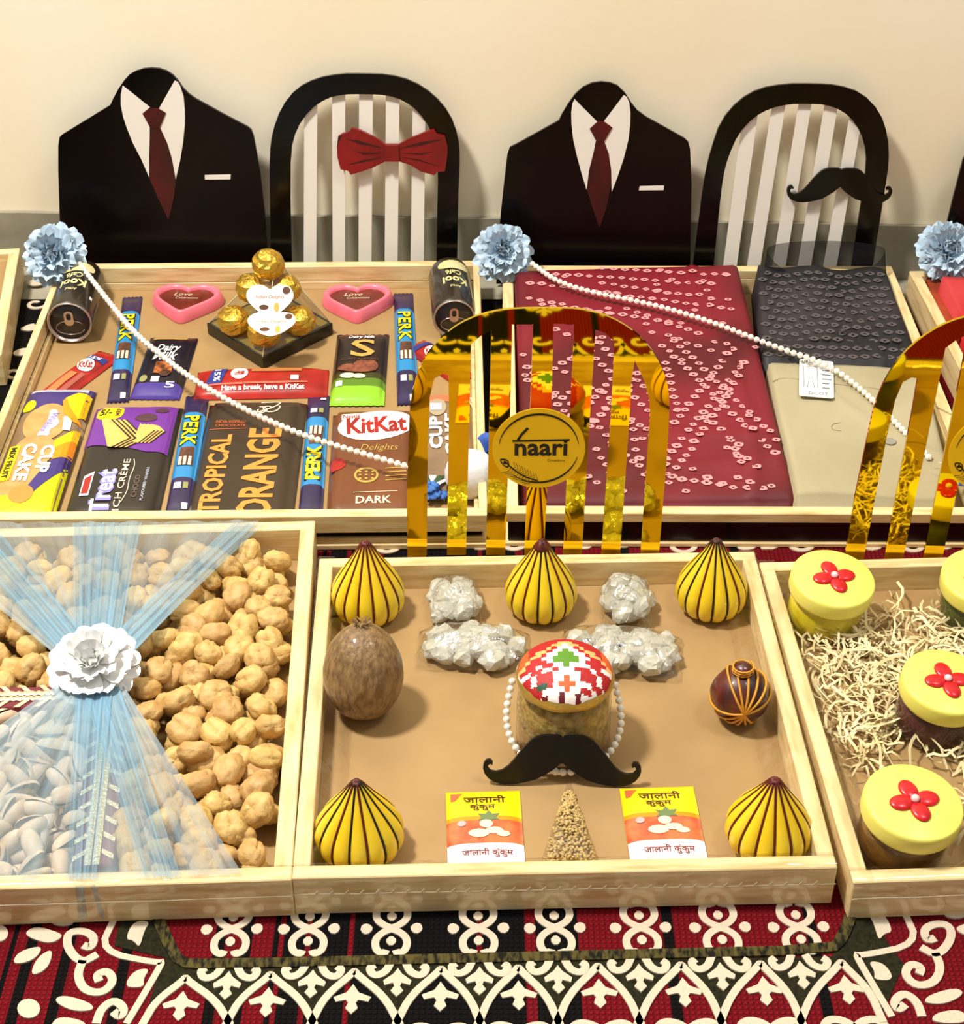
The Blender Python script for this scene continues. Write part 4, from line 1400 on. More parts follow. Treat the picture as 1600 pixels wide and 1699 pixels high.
text('5', T, GREYP, .26 * w_, -.36 * l_, .2 * w_, .08 * l_, .0008, 0, .02, fn=fn)

SILK = [M('silk_dark_brown', (38, 26, 20), .3), M('silk_mid', (60, 60, 24), .3), M('silk_green', (92, 130, 34), .3), M('silk_lime', (140, 200, 40), .28)]
T, w_, l_, fn = pack('chocolate_bar', 'dark brown and lime chocolate bar with a large golden S', 'chocolate bar', rectfit((557, 546), (643, 547), (640, 664), (548, 664), zb + .008), .010, None, None, .05, 5, None, 16, 40, SILK, lambda s, t: 3 if t < .17 else 2 if t < .27 else 1 if t < .36 else 0)
text('Dairy Milk', T, WHITE, .0, .36 * l_, .5 * w_, .07 * l_, .001, 0, .02, .2, fn=fn)
text('S', T, M('gold_print', ()), .04 * w_, .19 * l_, .46 * w_, .25 * l_, .001, 0, .015, 0, fn=fn)
text('SILK', T, M('gold_print', ()), .03 * w_, .19 * l_, .16 * w_, .03 * l_, .0014, fn=fn)
text('ROAST ALMOND', T, BROWNP, .0, .03 * l_, .7 * w_, .03 * l_, .001, fn=fn)
for ex, ey, rx, ry in ((-.2, -.09, .2, .05), (.05, -.06, .16, .07), (.22, -.07, .13, .08), (.0, -.12, .3, .04)):
    pr(T, sc2(ell(ex, ey, rx, ry, 14), w_, l_), M('almond_choc', (150, 86, 58), .4, c2=(110, 56, 38), sc_=200), .001 + rx * .001, fn=fn)
for ex, ey, rx, ry in ((-.2, -.2, .14, .035), (.02, -.21, .12, .03)):
    pr(T, sc2(ell(ex, ey, rx, ry, 14), w_, l_), CREAMP, .001, fn=fn)
pr(T, sc2([(-.4, -.27), (-.28, -.27), (-.28, -.33), (-.4, -.33)], w_, l_), WHITE, .001, fn=fn)

# red wafer bars
def oval(T, cx, cy, rx, ry, rot, z, w_, l_, fn, txt='KitKat', tr=0, tw=1.6, th=1.0):
    c_, s_ = cos(rot), sin(rot)
    pr(T, [(cx + a * c_ - b_ * s_, cy + a * s_ + b_ * c_) for a, b_ in ell(0, 0, rx, ry, 24)], WHITE, z, fn=fn)
    text(txt, T, REDW, cx, cy, rx * tw, ry * th, z + .0003, rot + tr, .03, fn=fn)
T, w_, l_, fn = pack('red_wafer_bar', 'red wafer bar lying askew below the left coffee can', 'chocolate bar', axisfit((182, 578), (66, 664), 48, zb + .008), .009, REDW, 'red wafer bars', .06, 3, None, 12, 24)
oval(T, 0, .15 * l_, .30 * w_, .12 * l_, .55, .0009, w_, l_, fn)
pr(T, sc2([(-.42, .33), (.42, .33), (.42, .25), (-.42, .25)], w_, l_), M('deep_blue_print', (44, 52, 130), .4), .0008, fn=fn)
text('15%', T, WHITE, 0, .29 * l_, .5 * w_, .05 * l_, .0011, 0, .02, fn=fn)
pr(T, sub(sc2([(-.2, .0), (.1, .0), (.1, -.45), (-.2, -.45)], w_, l_), 2), M('wafer_tan', (190, 120, 66), .5), .0008, fn=fn)
pr(T, sub(sc2([(.2, .02), (.36, .02), (.36, -.4), (.2, -.4)], w_, l_), 2), M('rose_brown', (170, 84, 70), .5), .0008, fn=fn)
T, w_, l_, fn = pack('red_wafer_bar', 'red wafer bar lying across, above the tropical orange box', 'chocolate bar', rectfit((326, 608), (545, 606), (543, 652), (322, 652), zb + .008), .009, REDW, 'red wafer bars', 0, 5, None, 30, 12)
oval(T, -.17 * w_, .18 * l_, .065 * w_, .22 * l_, 0, .0009, w_, l_, fn, 'KitKat', pi / 2, .9, .9)
pr(T, sub(sc2([(-.37, .40), (-.26, .42), (-.30, -.16), (-.42, -.16)], w_, l_), 1), M('deep_blue_print', ()), .0008, fn=fn)
text('15%', T, WHITE, -.335 * w_, .12 * l_, .45 * l_, .05 * w_, .0012, -pi / 2, .02, fn=fn)
pr(T, sub(sc2([(-.42, -.17), (.35, -.14), (.35, -.20), (-.42, -.23)], w_, l_), 2), M('coral_print', (250, 110, 90), .45), .0008, fn=fn)
text('Have a break, have a KitKat', T, WHITE, .02 * w_, -.34 * l_, .62 * w_, .17 * l_, .0009, 0, .03, fn=fn)
pr(T, sub(sc2([(-.08, .38), (.30, .36), (.30, .22), (-.08, .22)], w_, l_), 2), M('wafer_tan', ()), .0008, fn=fn)
pr(T, sc2([(.22, .06), (.28, .06), (.28, -.1), (.22, -.1)], w_, l_), WHITE, .0009, fn=fn)
T, w_, l_, fn = pack('red_wafer_bar', 'red wafer bar half hidden by the gold arch', 'chocolate bar', axisfit((686, 562), (772, 622), 46, zb + .008), .009, REDW, 'red wafer bars', .06, 3, None, 12, 24)
oval(T, 0, .12 * l_, .30 * w_, .12 * l_, -.55, .0009, w_, l_, fn)
pr(T, sc2([(-.42, .36), (.42, .36), (.42, .27), (-.42, .27)], w_, l_), M('deep_blue_print', ()), .0008, fn=fn)

# pink heart chocolates
HEART = [(0, .62), (.16, .80), (.40, .90), (.68, .86), (.92, .64), (1.0, .36), (.92, .08), (.70, -.22), (.40, -.52), (.14, -.80), (0, -.86)]
HEART = HEART + [(-a, b_) for a, b_ in HEART[-2:0:-1]]
PINK = M('pink_mould', (244, 112, 128), .35, sub=.1, c2=(250, 130, 146), sc_=30)
CHOC = M('brown_red_chocolate', (96, 34, 24), .28, c2=(120, 46, 30), sc_=40)
def heart(label, px, py, wpx, ang):
    c = P(px, py, zb)
    h = wpx * mpp(px, py, zb) / 2
    T = thing('heart_chocolate', label, 'chocolate', flat(c, ang), 'pink heart chocolates')
    L0 = smoothloop([(a * h * 1.0, b_ * h * .98) for a, b_ in HEART], 2)
    ins = lambda k: [(a * k, (b_ + .02 * h) * k - .02 * h) for a, b_ in L0]
    rings = [(L0, 0), (ins(1.0), .004), (ins(.93), .0135), (ins(.88), .015), (ins(.80), .0146), (ins(.76), .012), (ins(.74), .006)]
    v, f = [], []
    n = len(L0)
    for l, z in rings:
        v += [(a, b_, z) for a, b_ in l]
    for j in range(len(rings) - 1):
        for i in range(n):
            f.append((j * n + i, j * n + (i + 1) % n, (j + 1) * n + (i + 1) % n, (j + 1) * n + i))
    ob('mould', mesh('mould', v, f, True), PINK, T)
    v, f = polyg(ins(.75), .004, .0105)
    ch = ob('filling', mesh('filling', v, f), CHOC, T)
    text('Love', ch, CREAMP, -.12 * h, .36 * h, .5 * h, .17 * h, .0108, 0, -.005, .35)
    text('Celebrations', ch, CREAMP, .02 * h, .16 * h, .62 * h, .11 * h, .0108, 0, -.01, .3)
    text('with you', ch, M('rose_brown', ()), .04 * h, .0 * h, .36 * h, .07 * h, .0108)
heart('pink heart-shaped chocolate mould left of the clear pyramid box', 309, 512, 122, -.04)
heart('pink heart-shaped chocolate mould right of the clear pyramid box', 594, 512, 122, .05)

# coffee cans lying with their lids to the front
CAN = M('can_dark_brown', (30, 24, 18), .3, c2=(48, 38, 26), sc_=20, coat=.3)
ALU = M('brushed_aluminium', (200, 186, 176), .28, .9)
CANC = M('can_cream', (206, 190, 120), .4, c2=(220, 210, 160), sc_=40)
CANL = M('can_lettering', (226, 216, 150), .45)
def can(label, lx, ly, wpx, far, sgn):
    m = mpp(lx, ly, zb + .027)
    r = wpx * m / 2
    a = P(lx, ly, zb + r)
    b_ = P(*far, zb + r)
    d = b_ - a
    L = .115
    T = thing('coffee_can', label, 'can', Matrix.Translation(a) @ Matrix.Rotation(atan2(d.y, d.x) - pi / 2, 4, 'Z') @ Matrix.Rotation(-pi / 2, 4, 'X'), 'dark coffee cans')
    # local z runs from the lid (0) to the far end
    v, f = latheg([(r * .92, 0.003), (r * .97, .006), (r, .012), (r, L - .016), (r * .93, L - .006), (r * .80, L), (r * .7, L - .002), (0, L - .004)], 40)
    ob('body', mesh('body', v, f, True), CAN, T)
    v, f = latheg([(r * .95, .004), (r * .97, .0005), (r * .95, -.001), (r * .90, .0003), (r * .86, .0035), (r * .6, .0032), (0, .003)], 40, None, False)
    lid = ob('lid', mesh('lid', v, f, True), ALU, T)
    tabm = B()
    tabm.add(*polyg([(p[0], p[1]) for p in rrect(-r * .2, r * .2, -r * .55, r * .15, r * .18)], .0005, .0016, [rrect(-r * .1, r * .1, -r * .45, -r * .12, r * .09)]))
    tabm.build('pull_tab', ALU, lid)
    score = [(r * .62 * cos(i * pi / 12 + .3), r * .3 + r * .34 * sin(i * pi / 12 + .3)) for i in range(22)]
    ob('score_line', mesh('score_line', *tubeg([(p[0], p[1], .003) for p in score], .0005, 4), True), ALU, lid)
    # label prints on the upper side; local -y is up in the world
    fn = lambda x, z_, q: ((r + .0004 + q) * sin(x / r + sgn * .28), -(r + .0004 + q) * cos(x / r + sgn * .28), z_)
    rev = lambda x, z_, q: fn(-x, z_, q)
    text('Kool', T, CANL, 0, .050, r * 1.15, .016, .0, pi, .03, fn=fn)
    text('Café', T, CANL, -.001, .068, r * .75, .011, .0, pi, .02, fn=fn)
    text('Amul', T, CANL, 0, .034, r * .5, .006, .0, pi, .01, fn=fn)
    pr(T, smoothloop([(-r * .8, .079), (r * .2, .077), (r * .85, .082), (r * .7, .098), (-r * .7, .098)], 2), CANC, 0, fn=fn)
    pr(T, [(r * .9, .026), (r * 1.06, .026), (r * 1.06, .032), (r * .9, .032)], WHITE, 0, fn=fn)
    return T
can('dark coffee can lying lid forward under the left blue flower', 115, 536, 76, (142, 452), 0)
can('dark coffee can lying lid forward beside the gold arch', 754, 530, 73, (745, 452), .6)

# clear pyramid of gold-foil sweets
pl, pf_, pr_ = P(345, 556, zb), P(450, 612, zb), P(553, 552, zb)
pc = (pl + pr_) / 2
hw = (pr_ - pl).length / 2
fd = (pc - pf_).length
ap = PY(458, 428, pc.y + .012)
T = thing('sweet_pyramid', 'clear pyramid gift box of gold foil sweets with two white heart labels', 'gift box', Matrix.Translation(pc))
bs = [(-hw, 0), (0, -fd), (hw, 0), (0, fd)]
v, f = polyg(sub(bs, 1), 0, .014)
ob('base_tray', mesh('base_tray', v, f), M('dark_olive_card', (34, 28, 14), .35), T)
v, f = polyg([(a * .93, b_ * .93) for a, b_ in bs], .014, .0146)
ob('gold_card', mesh('gold_card', v, f), M('gold_card', (150, 126, 40), .4, .1), T)
apx = Vector((ap.x - pc.x, ap.y - pc.y, ap.z - zb))
k = .97
vv = [(a * k, b_ * k, .014) for a, b_ in bs] + [tuple(apx)]
PYR = clear('pyramid_film', tint=(250, 248, 236), k=1.0, base=.13, rough=.14, bump=.8, bsc=30)
for i in range(4):
    ob('side_sheet', mesh('side_sheet', [vv[i], vv[(i + 1) % 4], vv[4]], [(0, 1, 2)]), PYR, T)
    ob('film_edge', mesh('film_edge', *tubeg([vv[i], vv[4]], .0006, 5), True), M('film_edge', (226, 216, 180), .25, coat=.5), T)
FOIL = M('gold_foil', (226, 184, 70), .3, .85, bump=1.0, bsc=140)
FOILW = M('paper_cap', (240, 232, 206), .5)
fm = mesh('foil', *sphg(.0185, .0185, .0160, 18, 12, lambda d: 1 + .14 * noise.noise(d * 5)), False)
fm.materials.append(FOIL)
cm = mesh('cap', *latheg([(.0072, .0122), (.006, .0142), (0, .0150)], 14), True)
cm.materials.append(FOILW)
cupm = mesh('paper_cup', *latheg([(.012, -.0135), (.017, -.004), (.0178, .0)], 24, lambda a, r, z: 1 + .05 * sin(12 * a), False), True)
cupm.materials.append(M('cup_gold', (196, 146, 60), .45, .4))
SWL = ['left of the lower heart label', 'hidden behind the lower heart label', 'right of the lower heart label', 'at the back of the bottom row', 'left above the upper heart label', 'right above the upper heart label', 'behind the upper heart label', 'at the very top']
for swi, (x, y, z) in enumerate(((-.037, -.024, .031), (0, -.052, .031), (.037, -.024, .031), (0, .020, .031), (-.018, .004, .057), (.020, .004, .057), (.001, -.006, .050), (.003, .006, .086))):
    g_ = thing('foil_sweet', 'gold foil sweet in the clear pyramid, ' + SWL[swi], 'sweet', Matrix.Translation(pc + Vector((x, y, z))) @ Matrix.Rotation(R.uniform(-.3, .3), 4, 'X'), 'foil sweets in the pyramid box')
    ob('foil', fm, None, g_)
    ob('cap', cm, None, g_)
    if z < .04:
        ob('paper_cup', cupm, None, g_)
lblw = M('label_white', (244, 240, 228), .45)
for (px, py, wpx, z_, tl) in ((448, 502, 80, 0, 38), (450, 541, 82, .054, 72)):
    yy = pc.y
    for _ in range(12):
        c = PY(px, py, yy)
        yy = yy * .5 + .5 * (pc.y - fd * .97 * (1 - (c.z - zb) / apx.z) - .009)
    c = PY(px, py, yy)
    if z_:
        c = P(px, py, zb + z_)
        yy = c.y
    h = wpx * (PY(px + 1, py, yy) - c).length / 2
    lf = frame(c, (1, 0, 0), (0, sin(radians(tl)), cos(radians(tl))))
    lo_ = ob('heart_label', mesh('heart_label', *polyg(smoothloop([(a * h, b_ * h * .84 + (.14 * h if b_ < -.4 and abs(a) < .2 else 0)) for a, b_ in HEART], 3), 0, .0006)), lblw, T, Matrix.Translation(-pc) @ lf)
    g3 = M('gold_print', ())
    pr(lo_, ell(h * .68, h * .5, h * .21, h * .21, 20), lblw, .0007)
    pr(lo_, ell(h * .68, h * .5, h * .16, h * .16, 16), M('seal_brown', (92, 52, 24), .4), .0008)
    text('Indian Delights', lo_, M('rose_brown', ()), 0, h * .22, h * 1.2, h * .17, .0008, 0, 0, .3)
    pr(lo_, ell(-h * .25, -h * .2, h * .2, h * .11, 12), M('seal_brown', ()), .0008)
    pr(lo_, ell(h * .28, -h * .2, h * .11, h * .2, 12), g3, .0008)
# cup cake packs
CCB = M('pack_taupe', (120, 96, 72), .3, c2=(146, 118, 88), sc_=18, coat=.3)
CAKE = M('cake_tan', (190, 140, 78), .55, c2=(206, 160, 96), sc_=60, bump=.3, bsc=200)
CY = M('pack_sun_yellow', (250, 200, 10), .35)
CO = M('pack_amber', (244, 150, 10), .35)
CL = M('pack_lime', (214, 210, 10), .35)
CN = M('pack_indigo', (62, 46, 120), .35)
T, w_, l_, fn = pack('cup_cake_pack', 'clear-fronted mix fruit cup cake pack in the near left corner', 'cake pack', rectfit((30, 633), (157, 637), (86, 856), (-14, 856), zb + .014), .015, CCB, 'cup cake packs', 0, 6, None, 22, 36)
S_ = lambda p: sc2(p, w_, l_)
pr(T, sub(S_([(-.49, .49), (.49, .49), (.49, .38), (.3, .30), (-.1, .30), (-.49, .24)]), 3), CN, .0006, fn=fn)
pr(T, sub(S_([(-.44, .485), (.42, .485), (.42, .435), (-.44, .435)]), 2), GREYP, .0009, fn=fn)
pr(T, S_(ell(-.36, .30, .10, .05, 16)), CL, .0010, fn=fn)
pr(T, sub(S_([(.14, .36), (.3, .42), (.49, .42), (.49, .24), (.4, .20), (.25, .27)]), 2), CY, .0010, fn=fn)
pr(T, sub(S_([(.12, .33), (.16, .36), (.26, .28), (.42, .2), (.49, .17), (.36, .17), (.2, .23)]), 1), CO, .0013, fn=fn)
ck = pr(T, S_(ell(-.02, .16, .32, .15, 28)), CAKE, .0009, 'cake', fn=fn)
pr(T, S_(ell(-.05, -.06, .30, .13, 28)), CAKE, .0010, 'cake', fn=fn)
pr(T, S_(ell(-.1, -.26, .32, .13, 28)), CAKE, .0009, 'cake', fn=fn)
pr(T, smoothloop(S_([(-.02, .26), (.10, .26), (.12, .2), (.19, .16), (.14, .12), (.08, .10), (.1, .05), (.0, .06), (-.1, .05), (-.02, .12), (.0, .2)]), 1), M('pale_lilac', (216, 204, 214), .5), .0013, fn=fn)
text('Winkies', T, LILAC, .04 * w_, .16 * l_, .15 * l_, .10 * w_, .0016, -pi / 2 - .2, .01, fn=fn)
pr(T, sub(S_([(.22, .20), (.34, .22), (.37, .1), (.26, .1)]), 1), WHITE, .0012, fn=fn)
pr(T, sub(S_([(.49, .14), (.2, .02), (.22, -.04), (.49, .04)]), 2), CY, .0011, fn=fn)
pr(T, sub(S_([(.49, .05), (.22, -.04), (.25, -.12), (.49, -.08)]), 2), CO, .0013, fn=fn)
pr(T, sub(S_([(.49, -.06), (.22, -.13), (.0, -.34), (.12, -.36), (.49, -.16)]), 3), CN, .0010, fn=fn)
pr(T, sub(S_([(-.49, -.36), (-.1, -.36), (.12, -.35), (.49, -.14), (.49, -.49), (-.49, -.49)]), 3), CL, .0006, fn=fn)
pr(T, sub(S_([(-.49, -.36), (-.1, -.36), (.0, -.42), (-.49, -.46)]), 3), CY, .0009, fn=fn)
pr(T, S_(ell(-.02, -.355, .17, .055, 18)), M('pack_tangerine', (250, 140, 60), .4), .0012, fn=fn)
text('CUP', T, WHITE, .16 * w_, -.12 * l_, .20 * l_, .20 * w_, .0018, -pi / 2, .04, fn=fn)
text('CAKE', T, WHITE, -.10 * w_, -.14 * l_, .27 * l_, .20 * w_, .0018, -pi / 2, .04, fn=fn)
pr(T, rrect(-.41 * w_, -.25 * w_, -.27 * l_, -.02 * l_, .03 * w_), YEL, .0016, fn=fn)
text('MIX FRUIT', T, INK, -.33 * w_, -.145 * l_, .22 * l_, .09 * w_, .0020, -pi / 2, .03, fn=fn)

T, w_, l_, fn = pack('cup_cake_pack', 'clear-fronted cup cake pack seen through the gold arch', 'cake pack', rectfit((692, 645), (789, 645), (790, 800), (690, 806), zb + .014), .015, CCB, 'cup cake packs', 0, 6, None, 22, 36)
S_ = lambda p: sc2(p, w_, l_)
pr(T, sub(S_([(-.4, .49), (.1, .49), (.1, .34), (-.4, .34)]), 2), M('salmon_print', (226, 120, 84), .4), .0008, fn=fn)
pr(T, sub(S_([(.1, .49), (.49, .49), (.49, .30), (.3, .42)]), 2), WHITE, .0009, fn=fn)
pr(T, S_(ell(-.14, .28, .16, .10, 18)), M('pale_taupe', (176, 160, 130), .4), .0010, fn=fn)
pr(T, S_([(-.26, .32), (-.06, .32), (-.06, .24), (-.26, .24)]), GREYP, .0013, fn=fn)
text('CUP', T, WHITE, -.17 * w_, -.0 * l_, .34 * l_, .22 * w_, .0012, pi / 2, .04, fn=fn)
text('CAKE', T, WHITE, .08 * w_, -.02 * l_, .44 * l_, .2 * w_, .0012, pi / 2, .04, fn=fn)
pr(T, sub(S_([(.22, .2), (.28, .2), (.30, -.2), (.25, -.2)]), 1), M('salmon_print', ()), .0009, fn=fn)

# wafer pack with purple top
TB = M('wafer_pack_black', (34, 28, 22), .3, c2=(44, 36, 28), sc_=20)
TP = M('wafer_pack_purple', (112, 46, 150), .33)
T, w_, l_, fn = pack('wafer_pack', 'black and purple chocolate cream wafer pack with wafer picture', 'wafer pack', rectfit((160, 662), (297, 660), (262, 858), (96, 858), zb + .014), .013, TB, None, .03, 8, None, 20, 30)
S_ = lambda p: sc2(p, w_, l_)
pr(T, sub(S_([(-.49, .47), (.47, .47), (.47, .02), (.25, .02), (.0, .06), (-.49, .09)]), 3), TP, .0006, fn=fn)
pr(T, smoothloop(S_([(-.44, .44), (-.14, .44), (-.12, .34), (-.22, .30), (-.43, .31)]), 1), YEL, .0010, fn=fn)
text('5/-', T, INK, -.33 * w_, .38 * l_, .14 * w_, .07 * l_, .0014, 0, .02, fn=fn)
text('MRP', T, M('seal_brown', ()), -.19 * w_, .38 * l_, .08 * l_, .06 * w_, .0014, pi / 2, .01, fn=fn)
WT = M('wafer_yellow', (232, 190, 104), .5, c2=(222, 176, 88), sc_=90)
WB = M('wafer_cream_brown', (40, 22, 14), .5)
for k_ in range(4):
    o_ = k_ * .055
    pr(T, S_([(-.35 + o_, .30), (-.25 + o_ * 1.0, .30), (.02 + o_, .13), (-.16 + o_, .055), (-.2 + o_, .06)]), WT if True else WB, .0008 + (4 - k_) * .0003, fn=fn)
    pr(T, S_([(-.25 + o_, .30), (-.23 + o_, .30), (.05 + o_, .13), (-.13 + o_, .055), (-.16 + o_, .055), (.02 + o_, .13)]), WB, .00085 + (4 - k_) * .0003, fn=fn)
for k_ in range(4):
    o_ = k_ * .04
    pr(T, S_([(.10 + o_, .26), (.2 + o_, .24), (.27 + o_, .20), (.13 + o_, .09), (.06 + o_, .10)]), WT, .0008 + (4 - k_) * .0002, fn=fn)
    pr(T, S_([(.27 + o_, .20), (.29 + o_, .20), (.15 + o_, .09), (.13 + o_, .09)]), WB, .00085 + (4 - k_) * .0002, fn=fn)
for p in ([(.0, .31), (.1, .36), (.26, .35), (.28, .29), (.1, .28)], [(.2, .38), (.3, .42), (.4, .40), (.34, .36)]):
    pr(T, smoothloop(S_(p), 1), M('choc_curl', (82, 48, 60), .35), .0012, fn=fn)
text('Treat', T, LILAC, -.125 * w_, -.295 * l_, .335 * l_, .235 * w_, .0008, pi / 2, .055, fn=fn)
text('Treat', T, WHITE, -.12 * w_, -.285 * l_, .32 * l_, .20 * w_, .0012, pi / 2, .015, fn=fn)
pr(T, sub(S_([(-.36, -.18), (-.26, -.14), (-.26, -.33), (-.36, -.33)]), 1), WHITE, .0008, fn=fn)
pr(T, S_([(-.345, -.2), (-.275, -.17), (-.275, -.315), (-.345, -.315)]), REDW, .0011, fn=fn)
text('RICH CRÈME', T, CREAMP, .05 * w_, -.26 * l_, .44 * l_, .09 * w_, .0008, pi / 2, .005, fn=fn)
text('CHOCO', T, M('grey_brown_ink', (120, 100, 90), .5), .22 * w_, -.26 * l_, .17 * l_, .06 * w_, .0008, pi / 2, .0, fn=fn)
text('FLAVOURED WAFERS', T, GREYP, .31 * w_, -.24 * l_, .26 * l_, .03 * w_, .0008, pi / 2, .01, fn=fn)
B().add([fn(*q) for q in strokeg(smoothloop(S_([(.13, -.04), (.16, -.1), (.13, -.2), (.15, -.3), (.10, -.38)]), 2, False), .0008, .0006, .0009)[0]], strokeg(smoothloop(S_([(.13, -.04), (.16, -.1), (.13, -.2), (.15, -.3), (.10, -.38)]), 2, False), .0008, .0006, .0009)[1]).build('print', CREAMP, T)

# tropical orange box
TO = M('dark_cocoa_card', (52, 38, 22), .32, c2=(60, 44, 28), sc_=16)
T, w_, l_, fn = pack('orange_chocolate_box', 'flat dark brown box lettered tropical orange', 'chocolate box', rectfit((342, 656), (507, 656), (484, 868), (306, 868), zb + .013), .012, TO, None, 0, 14, None, 12, 20, wrin=.0001)
S_ = lambda p: sc2(p, w_, l_)
text('TROPICAL', T, ORANGEP, -.28 * w_, -.13 * l_, .60 * l_, .20 * w_, .0006, pi / 2, .03, fn=fn)
text('ORANGE', T, ORANGEP, .14 * w_, -.12 * l_, .68 * l_, .33 * w_, .0006, pi / 2, .03, fn=fn)
text('INDIA INSPIRED', T, M('burnt_orange_ink', (200, 96, 50), .5), -.22 * w_, .275 * l_, .30 * w_, .025 * l_, .0006, 0, .01, fn=fn)
text('CHOCOLATE', T, M('burnt_orange_ink', ()), -.22 * w_, .245 * l_, .30 * w_, .02 * l_, .0006, 0, .01, fn=fn)
pr(T, S_([(-.42, .215), (-.05, .22), (-.05, .216), (-.42, .211)]), M('burnt_orange_ink', ()), .0006, fn=fn)
for pts in (spiral(.14 * w_, .39 * l_, .012 * w_, .11 * w_, .4, 1.0), spiral(.06 * w_, .37 * l_, .03 * w_, .07 * w_, 2.5, .9), [(.02 * w_, .35 * l_), (.2 * w_, .40 * l_), (.26 * w_, .45 * l_), (.05 * w_, .44 * l_)]):
    v, f = strokeg(smoothloop(pts, 1, False), .0016, .0004, .0007)
    B().add([fn(*q) for q in v], f).build('print', CREAMP, T)

# brown gift box
KB = M('gift_box_brown', (110, 62, 32), .34, c2=(122, 70, 36), sc_=12)
T, w_, l_, fn = pack('wafer_gift_box', 'brown gift box with a white oval logo and gold dark lettering', 'chocolate box', rectfit((551, 673), (686, 671), (692, 850), (541, 852), zb + .013), .012, KB, None, 0, 14, None, 12, 20, wrin=.0001)
S_ = lambda p: sc2(p, w_, l_)
c_ = ell(.04 * w_, .30 * l_, .46 * w_, .145 * l_, 32)
pr(T, [(a, b_ + (a - .04 * w_) * .12) for a, b_ in c_], WHITE, .0005, fn=fn)
text('KitKat', T, REDW, .04 * w_, .30 * l_, .72 * w_, .155 * l_, .0009, .08, .03, .05, fn=fn)
pr(T, sub(S_([(-.38, .41), (-.14, .42), (-.14, .36), (-.38, .35)]), 1), WHITE, .0006, fn=fn)
text('Nestlé', T, REDW, -.26 * w_, .385 * l_, .2 * w_, .04 * l_, .0009, .05, .01, fn=fn)
text('Delights', T, M('gold_print', ()), .08 * w_, .075 * l_, .44 * w_, .075 * l_, .0006, 0, -.01, .3, fn=fn)
pr(T, smoothloop(S_([(-.49, .0), (-.3, -.02), (-.3, -.1), (-.49, -.14)]), 1), REDW, .0005, fn=fn)
e0, e1 = ell(-.06 * w_, -.17 * l_, .14 * w_, .07 * l_, 24), ell(-.06 * w_, -.17 * l_, .115 * w_, .052 * l_, 24)
pr(T, e0, M('gold_print', ()), .0006, fn=fn, holes=[e1])
for i in range(9):
    pr(T, ell((-.06 + .035 * ((i % 3) - 1) * 2) * w_, (-.17 + .03 * (i // 3 - 1)) * l_, .018 * w_, .008 * l_, 8), M('gold_print', ()), .0006, fn=fn)
for i in range(4):
    pr(T, S_([(.16, -.11 - i * .035), (.40, -.10 - i * .035), (.40, -.108 - i * .035), (.16, -.118 - i * .035)]), M('gold_print', ()), .0006, fn=fn)
text('DARK', T, CREAMP, .03 * w_, -.385 * l_, .40 * w_, .06 * l_, .0006, 0, .02, fn=fn)
pr(T, S_([(-.2, -.32), (.3, -.315), (.3, -.319), (-.2, -.324)]), CREAMP, .0006, fn=fn)

# small ornaments at the near right corner of the chocolate tray
c = P(782, 822, zb)
T = thing('white_ornament', 'white round ornament with brown patch and blue cloth, behind the gold arch', 'ornament', Matrix.Translation(c))
v, f = sphg(.026, .022, .026, 24, 16, lambda d: 1 + .05 * noise.noise(d * 2.2))
ob('body', mesh('body', [(a, b_, q + .0255) for a, b_, q in v], f, True), M('white_felt', (226, 230, 238), .7, sub=.1, bump=.3, bsc=200), T)
v, f = sphg(.007, .004, .009, 12, 8)
ob('patch', mesh('patch', [(a - .017, b_ - .0165, q + .020) for a, b_, q in v], f, True), M('patch_brown', (70, 26, 18), .6), T)
BLUEC = M('royal_blue_cloth', (20, 90, 190), .6, c2=(14, 60, 150), sc_=60)
v, f = gridg(8, 10, lambda s, t: (.006 + .034 * s + .008 * t, .018 - .012 * t + .006 * sin(7 * s), .056 - .010 * t * t + .004 * sin(4 * s)))
ob('blue_cloth', mesh('blue_cloth', v, f, True), BLUEC, T)
LEAF = M('posy_leaf', (40, 74, 30), .6)
BP_ = M('posy_blue', (70, 124, 200), .6, c2=(40, 86, 160), sc_=100)
def posy(label, c):
    T = thing('blue_posy', label, 'posy', Matrix.Translation(c))
    for i in range(9):
        a = i * 2.4
        x, y, z = .010 * cos(a) * (i % 3) / 1.6, .006 * sin(a) * (i % 3), .006 + .0035 * (i % 4)
        bb = B()
        for k_ in range(5):
            q = 2 * pi * k_ / 5
            bb.add(*sphg(.0042, .0042, .0018, 8, 5))
            n0 = len(bb.v) - 48
            for j in range(n0, len(bb.v)):
                p_ = bb.v[j]
                bb.v[j] = (p_[0] + x + .0045 * cos(q), p_[1] + y + .0045 * sin(q), p_[2] + z + .001 * sin(q * 3))
        bb.build('blossom', BP_, T, smooth=True)
    for i in range(6):
        a = .6 + i * .45
        v, f = gridg(4, 6, lambda s, t: ((s - .5) * .007 * sin(pi * (t * .9 + .05)) + .03 * t * cos(a), .03 * t * sin(a), .012 + .016 * t - .014 * t * t))
        ob('leaf', mesh('leaf', v, f, True), LEAF if i % 2 else WHITE, T)
posy('tiny posy of blue flowers in the chocolate tray behind the gold arch', P(716, 828, zb - .0035))

